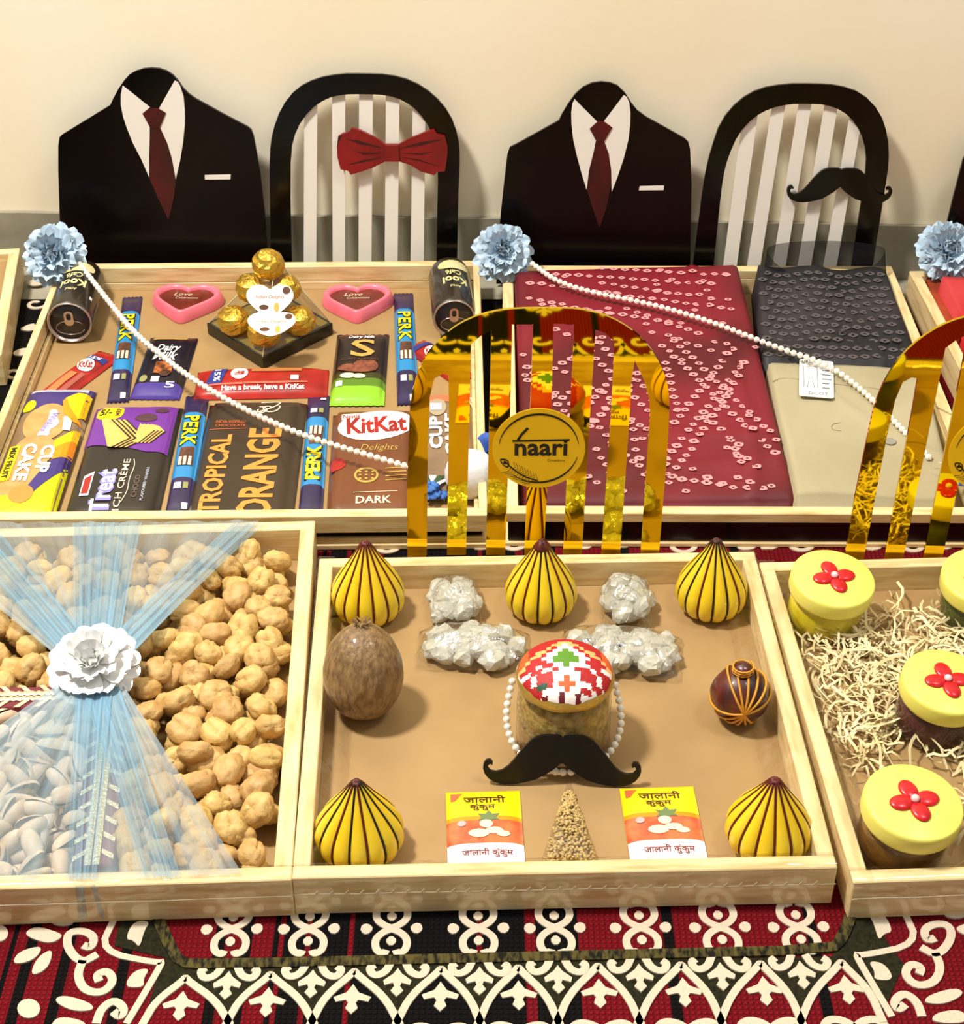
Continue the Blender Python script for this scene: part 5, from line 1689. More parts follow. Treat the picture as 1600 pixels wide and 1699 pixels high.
# ================================================================== cloth tray (back, right of the middle)
zc = FZ['C'] + .0006
BAND = M('bandhani_red', (88, 0, 14), .55, c2=(126, 12, 32), sc_=7, det=1.5, lo=.42, hi=.6)
DOT = M('bandhani_pink_dots', (232, 150, 150), .6)
def cloth_slab(name, label, px_loop, z, hz, mat, nx=40, ny=50, amp=.002, seed=0, cat='cloth', nm='folded_cloth', folds=None):
    """folded cloth filling a four-cornered outline (TL, TR, BR, BL in the photograph), with rounded edges"""
    hf, hb = hz if isinstance(hz, tuple) else (hz, hz)
    q = [P(p[0], p[1], z + (hb if i < 2 else hf)) for i, p in enumerate(px_loop)]
    o = sum(q, Vector()) / 4
    T = thing(nm, label, cat, Matrix.Translation((o.x, o.y, z)))
    def base(s, t):
        a = q[3] * (1 - s) + q[2] * s
        b_ = q[0] * (1 - s) + q[1] * s
        return a * (1 - t) + b_ * t - o
    def hh(s, t):
        e = min(s, 1 - s, t, 1 - t)
        k = min(1, e / .035)
        h = (hf + (hb - hf) * t) * (1 - (1 - k) ** 2) ** .5
        h += amp * k * (noise.noise(Vector((s * 3 + seed, t * 4, 0))) + .4 * noise.noise(Vector((s * 9, t * 11 + seed, 2))))
        if folds:
            h += folds(s, t) * k
        return max(h, .0008)
    v, f = gridg(nx, ny, lambda s, t: (base(s, t).x, base(s, t).y, hh(s, t)))
    n0 = len(v)
    v2 = v + [(x, y, .0) for x, y, h in v]
    f2 = f + [tuple(i + n0 for i in t[::-1]) for t in f]
    for (i0, st, n_) in ((0, 1, nx), (ny * (nx + 1), 1, nx), (0, nx + 1, ny), (nx, nx + 1, ny)):
        for k in range(n_):
            p_, q_ = i0 + k * st, i0 + (k + 1) * st
            f2.append((p_, q_, q_ + n0, p_ + n0))
    ob('cloth', mesh('cloth', v2, f2, True), mat, T)
    return T, base, hh, o

redfold = lambda s, t: (.0035 * max(0, 1 - abs(t - .10 - .05 * s) / .03) + .003 * max(0, 1 - abs(t - .27 + .03 * s) / .02) + .003 * max(0, 1 - abs(s - .83 - .05 * sin(5 * t)) / .03))
T, base, hh, o_ = cloth_slab('cloth', 'folded red tie-dyed cloth with rows of pale dots', [(848, 440), (1230, 428), (1330, 832), (864, 842)], zc, (.022, .046), BAND, 48, 60, .0018, 2, folds=redfold)
# dots are tied along crossing diagonals; traced in the cloth's own s,t
dots = B()
rr = random.Random(9)
def dot_at(s, t, sz, ang):
    if not (.03 < s < .97 and .04 < t < .97):
        return
    p = base(s, t)
    z = hh(s, t) + .0007
    a, b_ = sz * .5, sz * .42
    k = .34
    v, f = [], []
    for w_ in (1, k):
        for i in range(8):
            an = ang + 2 * pi * i / 8
            r = (1.15 if i % 2 == 0 else .98) * w_
            x, y = p.x + a * r * cos(an), p.y + b_ * r * sin(an)
            v.append((x, y, z))
    for i in range(8):
        f.append((i, (i + 1) % 8, 8 + (i + 1) % 8, 8 + i))
    dots.add(v, f)
def row(a, b_, step=.0125, sz=.0092, jit=.06):
    pa, pb = base(*a), base(*b_)
    n = max(1, int((pb - pa).length / step))
    an = atan2((pb - pa).y, (pb - pa).x)
    for i in range(n + 1):
        t = i / n
        s_, t_ = a[0] + (b_[0] - a[0]) * t, a[1] + (b_[1] - a[1]) * t
        dot_at(s_ + rr.gauss(0, .002), t_ + rr.gauss(0, .002), sz * rr.uniform(.8, 1.15), an)
def stp(px, py):          # photograph point on the cloth -> s,t
    q = P(px, py, zc + .046 - .024 * (py - 435) / 400) - o_
    best = None
    s, t = .5, .5
    for _ in range(12):
        b0 = base(s, t)
        ds = (base(s + .01, t) - b0) / .01
        dt = (base(s, t + .01) - b0) / .01
        e = q - b0
        det = ds.x * dt.y - ds.y * dt.x
        s += (e.x * dt.y - e.y * dt.x) / det
        t += (ds.x * e.y - ds.y * e.x) / det
    return s, t
for a, b_ in [((1000, 446), (1205, 455)), ((905, 455), (1180, 470)), ((1000, 470), (1180, 495)), ((880, 470), (1215, 512)), ((860, 490), (1010, 520)), ((900, 505), (1130, 535)), ((1040, 512), (1160, 552)),
              ((1110, 555), (1300, 740)), ((1100, 572), (1285, 752)), ((1215, 580), (1120, 700)), ((1235, 600), (1105, 760)), ((1225, 625), (1115, 790)), ((1120, 560), (1180, 580)), ((1105, 600), (1125, 680)),
              ((840, 600), (950, 690)), ((850, 590), (985, 700)), ((1060, 580), (930, 720)), ((1075, 600), (950, 740)), ((985, 560), (1080, 650)), ((970, 575), (1075, 680)), ((1000, 650), (1100, 740)), ((985, 700), (1085, 800)),
              ((1130, 795), (1240, 810)), ((1150, 780), (1200, 800)), ((1205, 740), (1255, 775)), ((1215, 730), (1230, 770)), ((990, 745), (1040, 830)), ((860, 560), (850, 700)), ((1080, 640), (1110, 800)), ((900, 760), (1010, 810)),
              ((1225, 790), (1290, 820)), ((1170, 690), (1225, 735)), ((1045, 700), (1060, 760)), ((920, 610), (1000, 560)), ((870, 530), (960, 560))]:
    row(stp(*a), stp(*b_))
for i in range(60):
    dot_at(rr.random(), rr.random(), .008, rr.random() * 3)
dots.build('tied_dots', DOT, T, kind='stuff')

# dark shirt
SHIRT = M('charcoal_print_cloth', (48, 42, 44), .6, c2=(22, 20, 22), sc_=9, det=1, lo=.42, hi=.6)
SDOT = M('charcoal_pale_dots', (86, 78, 80), .6)
shfold = lambda s, t: (.003 * sin(14 * s + 2) * (t > .2) + .003 * max(0, 1 - abs(s - .62 + .3 * (t - .5)) / .05))
T, base, hh, o_ = cloth_slab('cloth', 'folded charcoal shirt with small diamond print', [(1252, 436), (1474, 442), (1534, 606), (1262, 600)], zc, (.034, .042), SHIRT, 36, 30, .002, 5, 'shirt', 'folded_shirt', shfold)
dots = B()
for j in range(12):
    for i in range(12):
        dot_at(.05 + (i + .5 * (j % 2)) / 12 * .9, .06 + j / 12 * .9, .0105, 0)
dots.build('printed_diamonds', SDOT, T, kind='stuff')
CS = sheer('sheer_charcoal', (40, 36, 40), .62)
cb = P(1366, 452, zc + .03)
wdc = 206 * mpp(1366, 452, zc + .03) / 2
def collar(s, t):
    a = 2 * pi * s
    k = 1 - .06 * t
    front = max(0, -sin(a))
    return (cb.x - (o_.x) + wdc * k * cos(a), cb.y - o_.y - .012 + .022 * sin(a) * k + .012 * t, .027 + t * (.034 - .030 * front ** 1.2))
v, f = gridg(48, 8, collar)
ob('collar', mesh('collar', v, f, True), CS, T)
bt = [P(1372, 486, zc + .035), P(1398, 555, zc + .035)]
for q in bt:
    ob('button', mesh('button', *latheg([(.003, 0), (.0035, .001), (.002, .0018), (0, .0018)], 10), True), M('charcoal_button', (70, 64, 66), .3), T, Matrix.Translation((q.x - o_.x, q.y - o_.y, hh(.5, .5) + .0005)))

# beige trousers
TRO = M('beige_cotton', (178, 168, 134), .75, c2=(166, 154, 120), sc_=5, bump=.15, bsc=500)
tfold = lambda s, t: (.0026 * sin(6 * s + 5 * t) * (1 - t) + .003 * max(0, 1 - abs(t - .60 - .5 * (s - .5) ** 2 + .9 * (s - .5)) / .05) * (t < .8) + .002 * max(0, 1 - abs(t - .86) / .02))
T, base, hh, o_ = cloth_slab('cloth', 'folded beige trousers with a white paper tag', [(1268, 592), (1536, 606), (1594, 832), (1318, 826)], zc, .030, TRO, 44, 40, .0022, 8, 'trousers', 'folded_trousers', tfold)
SEAM = M('beige_seam', (150, 136, 104), .8)
for pl in ([(1283, 632), (1300, 626), (1400, 640), (1480, 650)], [(1555, 645), (1546, 672), (1580, 690)], [(1395, 700), (1381, 702), (1380, 712), (1396, 714)]):
    pts = []
    for p in smoothloop(pl, 2, False):
        q = P(p[0], p[1], zc + .030)
        pts.append((q.x - o_.x, q.y - o_.y))
    def ztop(x, y):
        s, t = .5, .5
        for _ in range(8):
            b0 = base(s, t)
            ds = (base(s + .01, t) - b0) / .01
            dt = (base(s, t + .01) - b0) / .01
            ex, ey = x - b0.x, y - b0.y
            det = ds.x * dt.y - ds.y * dt.x
            s += (ex * dt.y - ey * dt.x) / det
            t += (ds.x * ey - ds.y * ex) / det
        return hh(min(.97, max(.03, s)), min(.97, max(.03, t)))
    ob('seam', mesh('seam', *tubeg([(x, y, ztop(x, y) + .0002) for x, y in pts], .0005, 4), True), SEAM, T)
q = P(1478, 733, zc + .030)
ob('button', mesh('button', *latheg([(.0055, 0), (.0062, .0012), (.005, .002), (.0035, .0015), (0, .0015)], 18), True), M('horn_button', (150, 146, 134), .35), T, Matrix.Translation((q.x - o_.x, q.y - o_.y, ztop(q.x - o_.x, q.y - o_.y))))
# tag
tc_, ta, tw, tl_ = rectfit((1324, 592), (1380, 598), (1388, 659), (1330, 653), zc + .036)
zt = max(ztop(tc_.x - o_.x + a * tw / 2, tc_.y - o_.y + b_ * tl_ / 2) for a in (-1, 0, 1) for b_ in (-1, 0, 1)) + .0008
tg = ob('paper_tag', mesh('paper_tag', *polyg(rrect(-tw / 2, tw / 2, -tl_ / 2, tl_ / 2, .003), 0, .0008)), M('tag_white', (238, 238, 234), .5), T, flat((tc_.x - o_.x, tc_.y - o_.y, zt), ta))
GI = M('tag_grey_ink', (110, 110, 110), .6)
text('URBAN', tg, INK, -.16 * tw, .44 * tl_, .52 * tw, .07 * tl_, .001)
text('DCOT', tg, GI, .06 * tw, -.41 * tl_, .56 * tw, .08 * tl_, .001)
for pts in ([(-.38, .3), (-.36, -.25), (-.26, -.26), (-.16, .2), (-.06, -.26), (.04, -.25), (.02, .3), (-.38, .3)],):
    v, f = strokeg([(a * tw, b_ * tl_) for a, b_ in pts], .0006, .0008, .001)
    B().add(v, f).build('print', GI, tg)
for i, ln in enumerate((.22, .26, .28, .2, .22)):
    pr(tg, [(.16 * tw, (.24 - i * .12) * tl_), ((.16 + ln) * tw, (.24 - i * .12) * tl_), ((.16 + ln) * tw, (.215 - i * .12) * tl_), (.16 * tw, (.215 - i * .12) * tl_)], GI, .001)

posy('tiny posy of blue flowers and leaves on the beige trousers at the right edge', P(1598, 806, zc + .0315))

# red cloth in the right-hand tray
zd = FZ['D'] + .0006
T, base, hh, o_ = cloth_slab('cloth', 'folded plain red cloth in the tray at the right edge', [(1554, 452), (1800, 462), (1880, 640), (1638, 640)], zd, (.022, .046), M('plain_red_cloth', (186, 22, 34), .5, c2=(206, 70, 70), sc_=9, det=2), 30, 30, .002, 4)
c, a, w_, l_ = rectfit((1519, 458), (1540, 458), (1612, 565), (1585, 560), zd + .02)
ob('border', bevbox('border', -w_ / 2, w_ / 2, -l_ / 2, l_ / 2, 0, .024, .002), M('rust_border', (176, 76, 36), .5, c2=(140, 50, 24), sc_=20), T, flat((c.x - o_.x, c.y - o_.y, 0), a))
# ================================================================== apricot and pistachio tray (front left)
ze = FZ['E']
TE = TRAY['E'][0]
ME = TE.matrix_basis.copy()
wE, dE = TRAY['E'][1], TRAY['E'][2]
APR = M('dried_apricot', (216, 180, 114), .6, c2=(186, 142, 74), sc_=70, det=5, lo=.35, hi=.75, bump=.7, bsc=170, rnd=.12)
def apricot_mesh(sd):
    def fn(d):
        k = 1 + .10 * noise.noise(d * 1.6 + Vector((sd * 7, 0, 0))) + .05 * noise.noise(d * 4 + Vector((0, sd * 5, 0)))
        a = atan2(d.y, d.x)
        k -= .20 * max(0, 1 - abs(a) / .30) * (1 - abs(d.z)) ** .3            # seam
        k -= .16 * max(0, .22 - abs(noise.noise(d * 2.3 + Vector((sd * 3, 0, sd))))) / .22 * (.5 + .5 * noise.noise(d * 1.5 + Vector((0, 0, sd * 9))))
        k -= .07 * max(0, .2 - abs(noise.noise(d * 5 + Vector((sd, 4, 0))))) / .2
        k -= .18 * max(0, d.z - .86) / .14
        return k
    v, f = sphg(.0148, .0136, .0112, 26, 18, fn)
    me = mesh('apricot', v, f, True)
    me.materials.append(APR)
    return me
amesh = [apricot_mesh(i) for i in range(7)]
invE = ME.inverted()
def local_e(px, py, z):
    return invE @ P(px, py, z)
# dividers: wide ribbon ridge running front-back and one running left from the bow
dv_top, dv_bot = local_e(184, 1150, ze + .037), local_e(152, 1432, ze + .037)
hz_l, hz_r = local_e(-180, 1160, ze + .037), local_e(150, 1152, ze + .037)
def in_pist(p):           # pistachio compartment: left of the ridge, in front of the cross ridge
    t = (p.y - dv_bot.y) / (dv_top.y - dv_bot.y)
    xr = dv_bot.x + (dv_top.x - dv_bot.x) * t
    return p.x < xr and p.y < hz_l.y
rr = random.Random(21)
xr_in, xl_in = wE / 2 - .0135, local_e(-150, 1000, ze).x
yf_in, yb_in = -dE / 2 + .0135, dE / 2 - .0135
placed = []
def ok(p, md):
    return all((p - q).length > md for q in placed)
napr = 0
for layer, (zl, md) in enumerate(((.0150, .023), (.0250, .0222))):
    tries = 0
    lay = []
    while tries < 5200:
        tries += 1
        x = rr.uniform(xl_in, xr_in - .0125)
        y = rr.uniform(yf_in + .0125, yb_in - .0125)
        p = Vector((x, y))
        q = Vector((x, y, 0))
        if in_pist(q + Vector((-.014, .012, 0))) or in_pist(q) or in_pist(q + Vector((-.02, 0, 0))):
            continue
        if abs(y - hz_l.y) < .020 and x < hz_r.x + .01:
            continue
        if any((p - o).length < md for o in lay):
            continue
        lay.append(p)
    for p in lay:
        if napr >= 296:
            break
        s = rr.uniform(.9, 1.14)
        z = ze - ME.translation.z + zl + rr.uniform(-.0015, .0022)
        rot = Matrix.Rotation(rr.uniform(0, 6.28), 4, 'Z') @ Matrix.Rotation(rr.uniform(-.8, .8), 4, 'X') @ Matrix.Rotation(rr.uniform(-.8, .8), 4, 'Y')
        o = ob('dried_apricot', amesh[rr.randrange(7)], None, None, ME @ Matrix.Translation((p.x, p.y, z)) @ rot @ Matrix.Diagonal((s, s * rr.uniform(.88, 1.05), s * rr.uniform(.85, 1), 1)))
        tag(o, 'wrinkled tan dried apricot in the heap of the front left tray', 'dried apricot', 'heap of dried apricots')
        napr += 1
# pistachios
SHELL = M('pistachio_shell', (226, 204, 176), .5, c2=(206, 178, 148), sc_=70, bump=.2, bsc=150, rnd=.08)
KERN = M('pistachio_kernel', (122, 84, 60), .6, c2=(110, 92, 50), sc_=120)
def half_shell(op):
    v, f = [], []
    nu, nv = 10, 12
    for j in range(nv + 1):
        t = pi * j / nv
        for i in range(nu + 1):
            a = pi * i / nu
            x = -cos(t) * .0112 * (1 + .06 * (cos(t) < 0))
            r = sin(t) ** .8 * .0062 if 0 < j < nv else 0
            y, z = r * cos(a), r * sin(a)
            # hinge at +x end, opening angle op
            y2, z2 = y, z
            dx = x - .0112
            x3 = .0112 + dx * cos(op) - z2 * sin(op) * -1 * 0
            z3 = z2 + (-dx) * sin(op)
            v.append((x3, y2, z3))
    for j in range(nv):
        for i in range(nu):
            q = j * (nu + 1) + i
            f.append((q, q + 1, q + nu + 2, q + nu + 1))
    return v, f
def pist_meshes(op):
    v, f = half_shell(op)
    a = mesh('shell_half', v, f, True)
    b_ = mesh('shell_half', [(x, y, -z) for x, y, z in v], [t[::-1] for t in f], True)
    k = mesh('kernel', *sphg(.0095, .0046, .0046, 10, 8), True)
    a.materials.append(SHELL)
    b_.materials.append(SHELL)
    k.materials.append(KERN)
    return a, b_, k
pm = [pist_meshes(x) for x in (.05, .16, .26)]
lay_all = []
for layer, (zl, md, tr) in enumerate(((.0095, .021, 2500), (.018, .019, 4000), (.0255, .018, 5000))):
    lay = []
    for _ in range(tr):
        x = rr.uniform(xl_in, dv_top.x)
        y = rr.uniform(yf_in + .010, hz_l.y)
        q = Vector((x, y, 0))
        if not in_pist(q + Vector((.015, .012, 0))):
            continue
        p = Vector((x, y))
        if any((p - o).length < md for o in lay):
            continue
        lay.append(p)
    lay_all += [(p, zl) for p in lay]
for p, zl in lay_all[-290:]:
    a, b_, k = pm[rr.randrange(3)]
    s = rr.uniform(1.05, 1.3)
    m_ = ME @ Matrix.Translation((p.x, p.y, ze - ME.translation.z + zl + rr.uniform(-.001, .003))) @ Matrix.Rotation(rr.uniform(0, 6.28), 4, 'Z') @ Matrix.Rotation(rr.uniform(-.7, .7), 4, 'Y') @ Matrix.Rotation(rr.uniform(0, 6.28), 4, 'X') @ Matrix.Diagonal((s, s, s, 1))
    T = thing('pistachio', 'split pale pistachio nut in the heap of the front left tray', 'pistachio', m_, 'heap of pistachios')
    ob('shell_half', a, None, T)
    ob('shell_half', b_, None, T)
    ob('kernel', k, None, T)
# ribbon-covered dividers
MAR = M('maroon_card', (104, 18, 34), .55, c2=(120, 26, 40), sc_=60)
GOTA = M('silver_gold_lace', (226, 212, 170), .3, .6, bump=.8, bsc=420, bst=(1, 1, 1))
def divider(label, a, b_, wd, hz):
    d = (b_ - a)
    d.z = 0
    L = d.length
    T = thing('ribbon_divider', label, 'divider', ME @ flat((a.x, a.y, ze - ME.translation.z), atan2(d.y, d.x)), 'ribbon trimmed dividers')
    ob('card', bevbox('card', 0, L, -wd / 2, wd / 2, 0, hz, .0012), MAR, T)
    for off in (-.0026, .0036):
        v, f = gridg(60, 3, lambda s, t: (s * L, off + (t - .5) * .0052, hz + .0008 + .0007 * sin(s * 190) + .0006 * sin(pi * t)))
        ob('lace', mesh('lace', v, f, True), GOTA, T)
    n = int(L / .016)
    for i in range(n):
        for sd in (-1, 1):
            x = (i + .5) * L / n
            q = [(x - .004, sd * wd * .5), (x + .001, sd * wd * .5), (x + .008, sd * wd * .2), (x + .003, sd * wd * .2)]
            if sd < 0:
                q = q[::-1]
            v, f = polyg(q, hz + .0003, hz + .0009)
            ob('lace_tab', mesh('lace_tab', v, f), GOTA, T)
    return T
divider('maroon and lace divider under the lower net, between apricots and pistachios', dv_bot.copy(), dv_top.copy(), .030, .034)
divider('maroon and lace divider running left from the white flower', hz_l.copy(), hz_r.copy(), .026, .036)

# flowers
def petal_mesh(L, W, ruf, cup, notch, sd):
    def fn(s, t):
        x = s * 2 - 1
        wv = W * (.22 + .78 * sin(min(1, t * 1.02) * pi * .56) ** 1.1)
        y = L * t - notch * L * (t ** 4) * (abs(x) ** 2)
        z = cup * L * t * t + ruf * t * t * sin(x * 5 + sd) + ruf * .7 * t ** 3 * sin(x * 9 + sd * 2)
        return (x * wv / 2, y, z)
    return mesh('petal', *gridg(6, 6, fn), True)
def flower(label, c, nrm, rad, rings, mat, core, sd, group=None, wide=.5, ruf=.05, notch=.2, thin=1.0):
    nrm = Vector(nrm).normalized()
    xa = nrm.cross(Vector((0, 1, .3))).normalized()
    m = frame(c, xa, nrm.cross(xa))
    T = thing('fabric_flower', label, 'flower', m, group)
    q = random.Random(sd)
    for ri, (n, elev, ln, zo) in enumerate(rings):
        ms = []
        for k in range(3):
            me = petal_mesh(rad * ln, rad * wide * (1.0 if ri < 2 else .85), rad * ruf, -.10 + .1 * ri, notch, q.random() * 6)
            me.materials.append(mat)
            ms.append(me)
        for i in range(n):
            a = 2 * pi * (i + .5 * (ri % 2)) / n + q.uniform(-.1, .1)
            e = radians(elev + q.uniform(-6, 6))
            ob('petal', ms[q.randrange(3)], None, T, Matrix.Rotation(a, 4, 'Z') @ Matrix.Translation((0, rad * .04, rad * zo)) @ Matrix.Rotation(e, 4, 'X'))
    ob('centre', mesh('centre', *sphg(rad * .16, rad * .16, rad * .14, 12, 8, lambda d: 1 + .1 * noise.noise(d * 5)), True), core, T, Matrix.Translation((0, 0, rad * .12)))
    return T
BF = M('pale_blue_silk', (182, 206, 224), .7, c2=(204, 222, 236), sc_=40, sub=.05)
BFC = M('blue_flower_core', (96, 128, 156), .7)
rb = [(15, 6, 1.0, .0), (14, 24, .92, .05), (12, 44, .80, .08), (9, 64, .62, .10), (5, 80, .46, .12)]
fr_tilt = (0, -.75, .72)
zfl = .070
flower('pale blue fabric flower on the corner of the chocolate tray', P(93, 424, zfl), (-.12, -.8, .62), .0385, rb, BF, BFC, 3, 'pale blue fabric flowers', .52, .10, .25)
flower('pale blue fabric flower between the chocolate and cloth trays', P(834, 420, zfl), (.05, -.75, .72), .036, rb, BF, BFC, 5, 'pale blue fabric flowers', .52, .10, .25)
flower('pale blue fabric flower at the right edge of the picture', P(1570, 418, zfl), (.1, -.7, .74), .037, rb, BF, BFC, 9, 'pale blue fabric flowers', .52, .10, .25)
WF = M('white_fabric_petal', (240, 240, 238), .6, sub=.05)
kn_w = P(157, 1110, ze + .050)
flower('large white fabric flower tying the blue net over the apricots', kn_w + Vector((0, 0, .004)), (0, -.38, .92), .0375, [(17, 4, 1.0, .0), (15, 16, .88, .06), (12, 30, .72, .10), (9, 46, .54, .13), (6, 62, .38, .15)], WF, M('white_flower_core', (214, 212, 206), .6), 12, None, .42, .03, .12)

# blue net tied over the tray
NET = sheer('blue_net', (186, 210, 222), .4, 26, .20, .52)
NETD = sheer('blue_net_dense', (160, 202, 226), .5, 12, .12, .62)
zr = CZ + .0006 + .0405
T = thing('net_ribbon', 'pale blue net gathered under the white flower across the apricot tray', 'net')
def fan(name, pts, mat, rows, zmid, amp, pl, sd):
    """pts: far edge, left to right, as points of the place"""
    n = 90
    us = []
    def fn(s, t):
        x = s * (len(pts) - 1)
        i = min(int(x), len(pts) - 2)
        e = pts[i].lerp(pts[i + 1], x - i)
        k0 = kn_w + Vector((.016 * (s * 2 - 1), 0, -.003))
        p = k0.lerp(e, t)
        p.z += zmid * sin(pi * t) + amp * t ** .5 * (1 - .55 * t) * (sin(s * pl + sd) + .6 * sin(s * pl * 2.3 + sd * 2))
        return p
    v, f = gridg(n, rows, fn)
    me = mesh(name, v, f, True)
    uv = me.uv_layers.new(name='UVMap')
    for li, l in enumerate(me.loops):
        i = l.vertex_index
        uv.data[li].uv = ((i % (n + 1)) / n, (i // (n + 1)) / rows)
    return ob(name, me, mat, T)
bk = [P(-190, 862, zr + .001), P(40, 867, zr + .001), P(430, 864, zr + .001)]
fan('upper_fan', bk, NET, 22, .001, .0022, 60, 1)
fan('pleat', [P(120, 868, zr + .002), P(235, 867, zr + .002)], NETD, 16, .003, .0018, 40, 2)
fan('pleat', [P(-100, 870, zr + .002), P(-10, 872, zr + .002)], NETD, 16, .003, .0018, 40, 4)
fan('pleat', [P(385, 868, zr + .002), P(440, 867, zr + .002)], NETD, 16, .003, .0018, 20, 5)
fr_e = [P(-330, 1440, zr + .001), P(-60, 1462, zr + .001), P(200, 1458, zr + .001), P(402, 1450, zr + .001)]
fan('lower_fan', fr_e, NET, 22, .001, .0022, 56, 3)
fan('pleat', [P(112, 1458, zr + .002), P(160, 1458, zr + .002)], NETD, 16, .003, .0018, 20, 6)
fan('pleat', [P(240, 1455, zr + .002), P(300, 1455, zr + .002)], NETD, 16, .002, .0018, 14, 7)
# tail hanging over the front plank
t0, t1 = P(125, 1460, zr + .002), P(160, 1459, zr + .002)
v, f = gridg(8, 8, lambda s, t: (t0.lerp(t1, s).x + .002 * t * (1 if s > .5 else -1), t0.lerp(t1, s).y - .0035 - .0012 * sin(s * 8), t0.z - t * .037))
me = mesh('tail', v, f, True)
uv = me.uv_layers.new(name='UVMap')
for li, l in enumerate(me.loops):
    uv.data[li].uv = ((l.vertex_index % 9) / 8 * .3, .9)
ob('tail', me, NETD, T)

# ================================================================== jar tray (front right)
zg = FZ['G']
LIDM = M('lid_pale_yellow', (240, 232, 110), .35, sub=.05, spec=.4)
FLR = M('red_satin', (190, 8, 22), .32, c2=(220, 20, 34), sc_=60, coat=.2)
def jar(label, lx, ly, wpx, content, h, tilt, rot=0, zc_=None):
    """lx, ly, wpx: lid centre and width in the photograph"""
    m = mpp(lx, ly, zg + h)
    r = wpx * m / 2
    c = P(lx, ly, zg + h + .012)
    T = thing('lidded_jar', label, 'jar', Matrix.Translation((c.x, c.y, zg)), 'yellow lidded jars')
    tl = Matrix.Rotation(tilt[0], 4, 'X') @ Matrix.Rotation(tilt[1], 4, 'Y')
    rb_ = r * .90
    v, f = latheg([(rb_ * .8, .001), (rb_ * .95, .004), (rb_, .010), (rb_, h * .72), (rb_ * .95, h * .9), (rb_ * .86, h), (rb_ * .86, h + .008)], 40)
    zt_ = Matrix.Translation((0, 0, .0))
    off = tl
    lowz = min((off @ Vector(q)).z for q in v)
    off = Matrix.Translation((0, 0, -lowz + .0005)) @ tl
    ob('glass_body', mesh('glass_body', v, f, True), GLASS, T, off)
    v, f = latheg([(rb_ * .78, .003), (rb_ * .93, .006), (rb_ * .97, .011), (rb_ * .97, h * .70), (rb_ * .8, h * .82), (0, h * .84)], 36, lambda a, q, z: 1 + .012 * noise.noise(Vector((cos(a) * 5, sin(a) * 5, z * 200))))
    ob('contents', mesh('contents', v, f, True), content, T, off)
    v, f = latheg([(r * .97, h - .003), (r, h + .0), (r, h + .0105), (r * .985, h + .0128), (r * .95, h + .0138), (0, h + .0140)], 56)
    ld = ob('lid', mesh('lid', v, f, True), LIDM, T, off)
    for k in range(4):
        a = rot + k * pi / 2
        v, f = sphg(r * .27, r * .20, r * .07, 16, 8, lambda d: 1 - .12 * max(0, -d.x))
        ob('flower_petal', mesh('flower_petal', v, f, True), FLR, ld, Matrix.Rotation(a, 4, 'Z') @ Matrix.Translation((r * .27, 0, h + .0148)))
    ob('flower_pearl', mesh('flower_pearl', *sphg(r * .09, r * .09, r * .08, 12, 8), True), M('pink_pearl', (250, 206, 206), .2, coat=.6), ld, Matrix.Translation((0, 0, h + .0172)))
    return T
jy = M('jar_yellow_pieces', (214, 190, 20), .4, c2=(236, 220, 60), sc_=50, bump=.9, bsc=90, trans=.0)
jb = M('jar_burgundy', (84, 30, 34), .5, c2=(60, 18, 24), sc_=90, bump=.5, bsc=200)
jn = M('jar_brown', (96, 60, 20), .5, c2=(132, 90, 30), sc_=60, bump=.4, bsc=120)
jg = M('jar_green', (80, 92, 16), .5, c2=(56, 66, 10), sc_=60, bump=.5, bsc=140)
tl_ = radians(5)
jar('yellow-lidded jar of yellow pieces, far left in the jar tray', 1374, 958, 138, jy, .040, (radians(6), radians(4)), .25)
jar('yellow-lidded jar of burgundy powder, between the straw and right edge', 1560, 1128, 146, jb, .042, (radians(6), radians(4)), .15)
jar('yellow-lidded jar of brown contents, nearest in the jar tray', 1505, 1328, 164, jn, .042, (radians(5), radians(4)), .25)
jar('yellow-lidded jar of green contents cut off at the far right', 1634, 954, 138, jg, .040, (radians(6), radians(-2)), .3)
jar('yellow-lidded jar of green contents standing just outside the picture, seen in the gold mirror', 1735, 1326, 164, jg, .042, (radians(4), 0), .4)
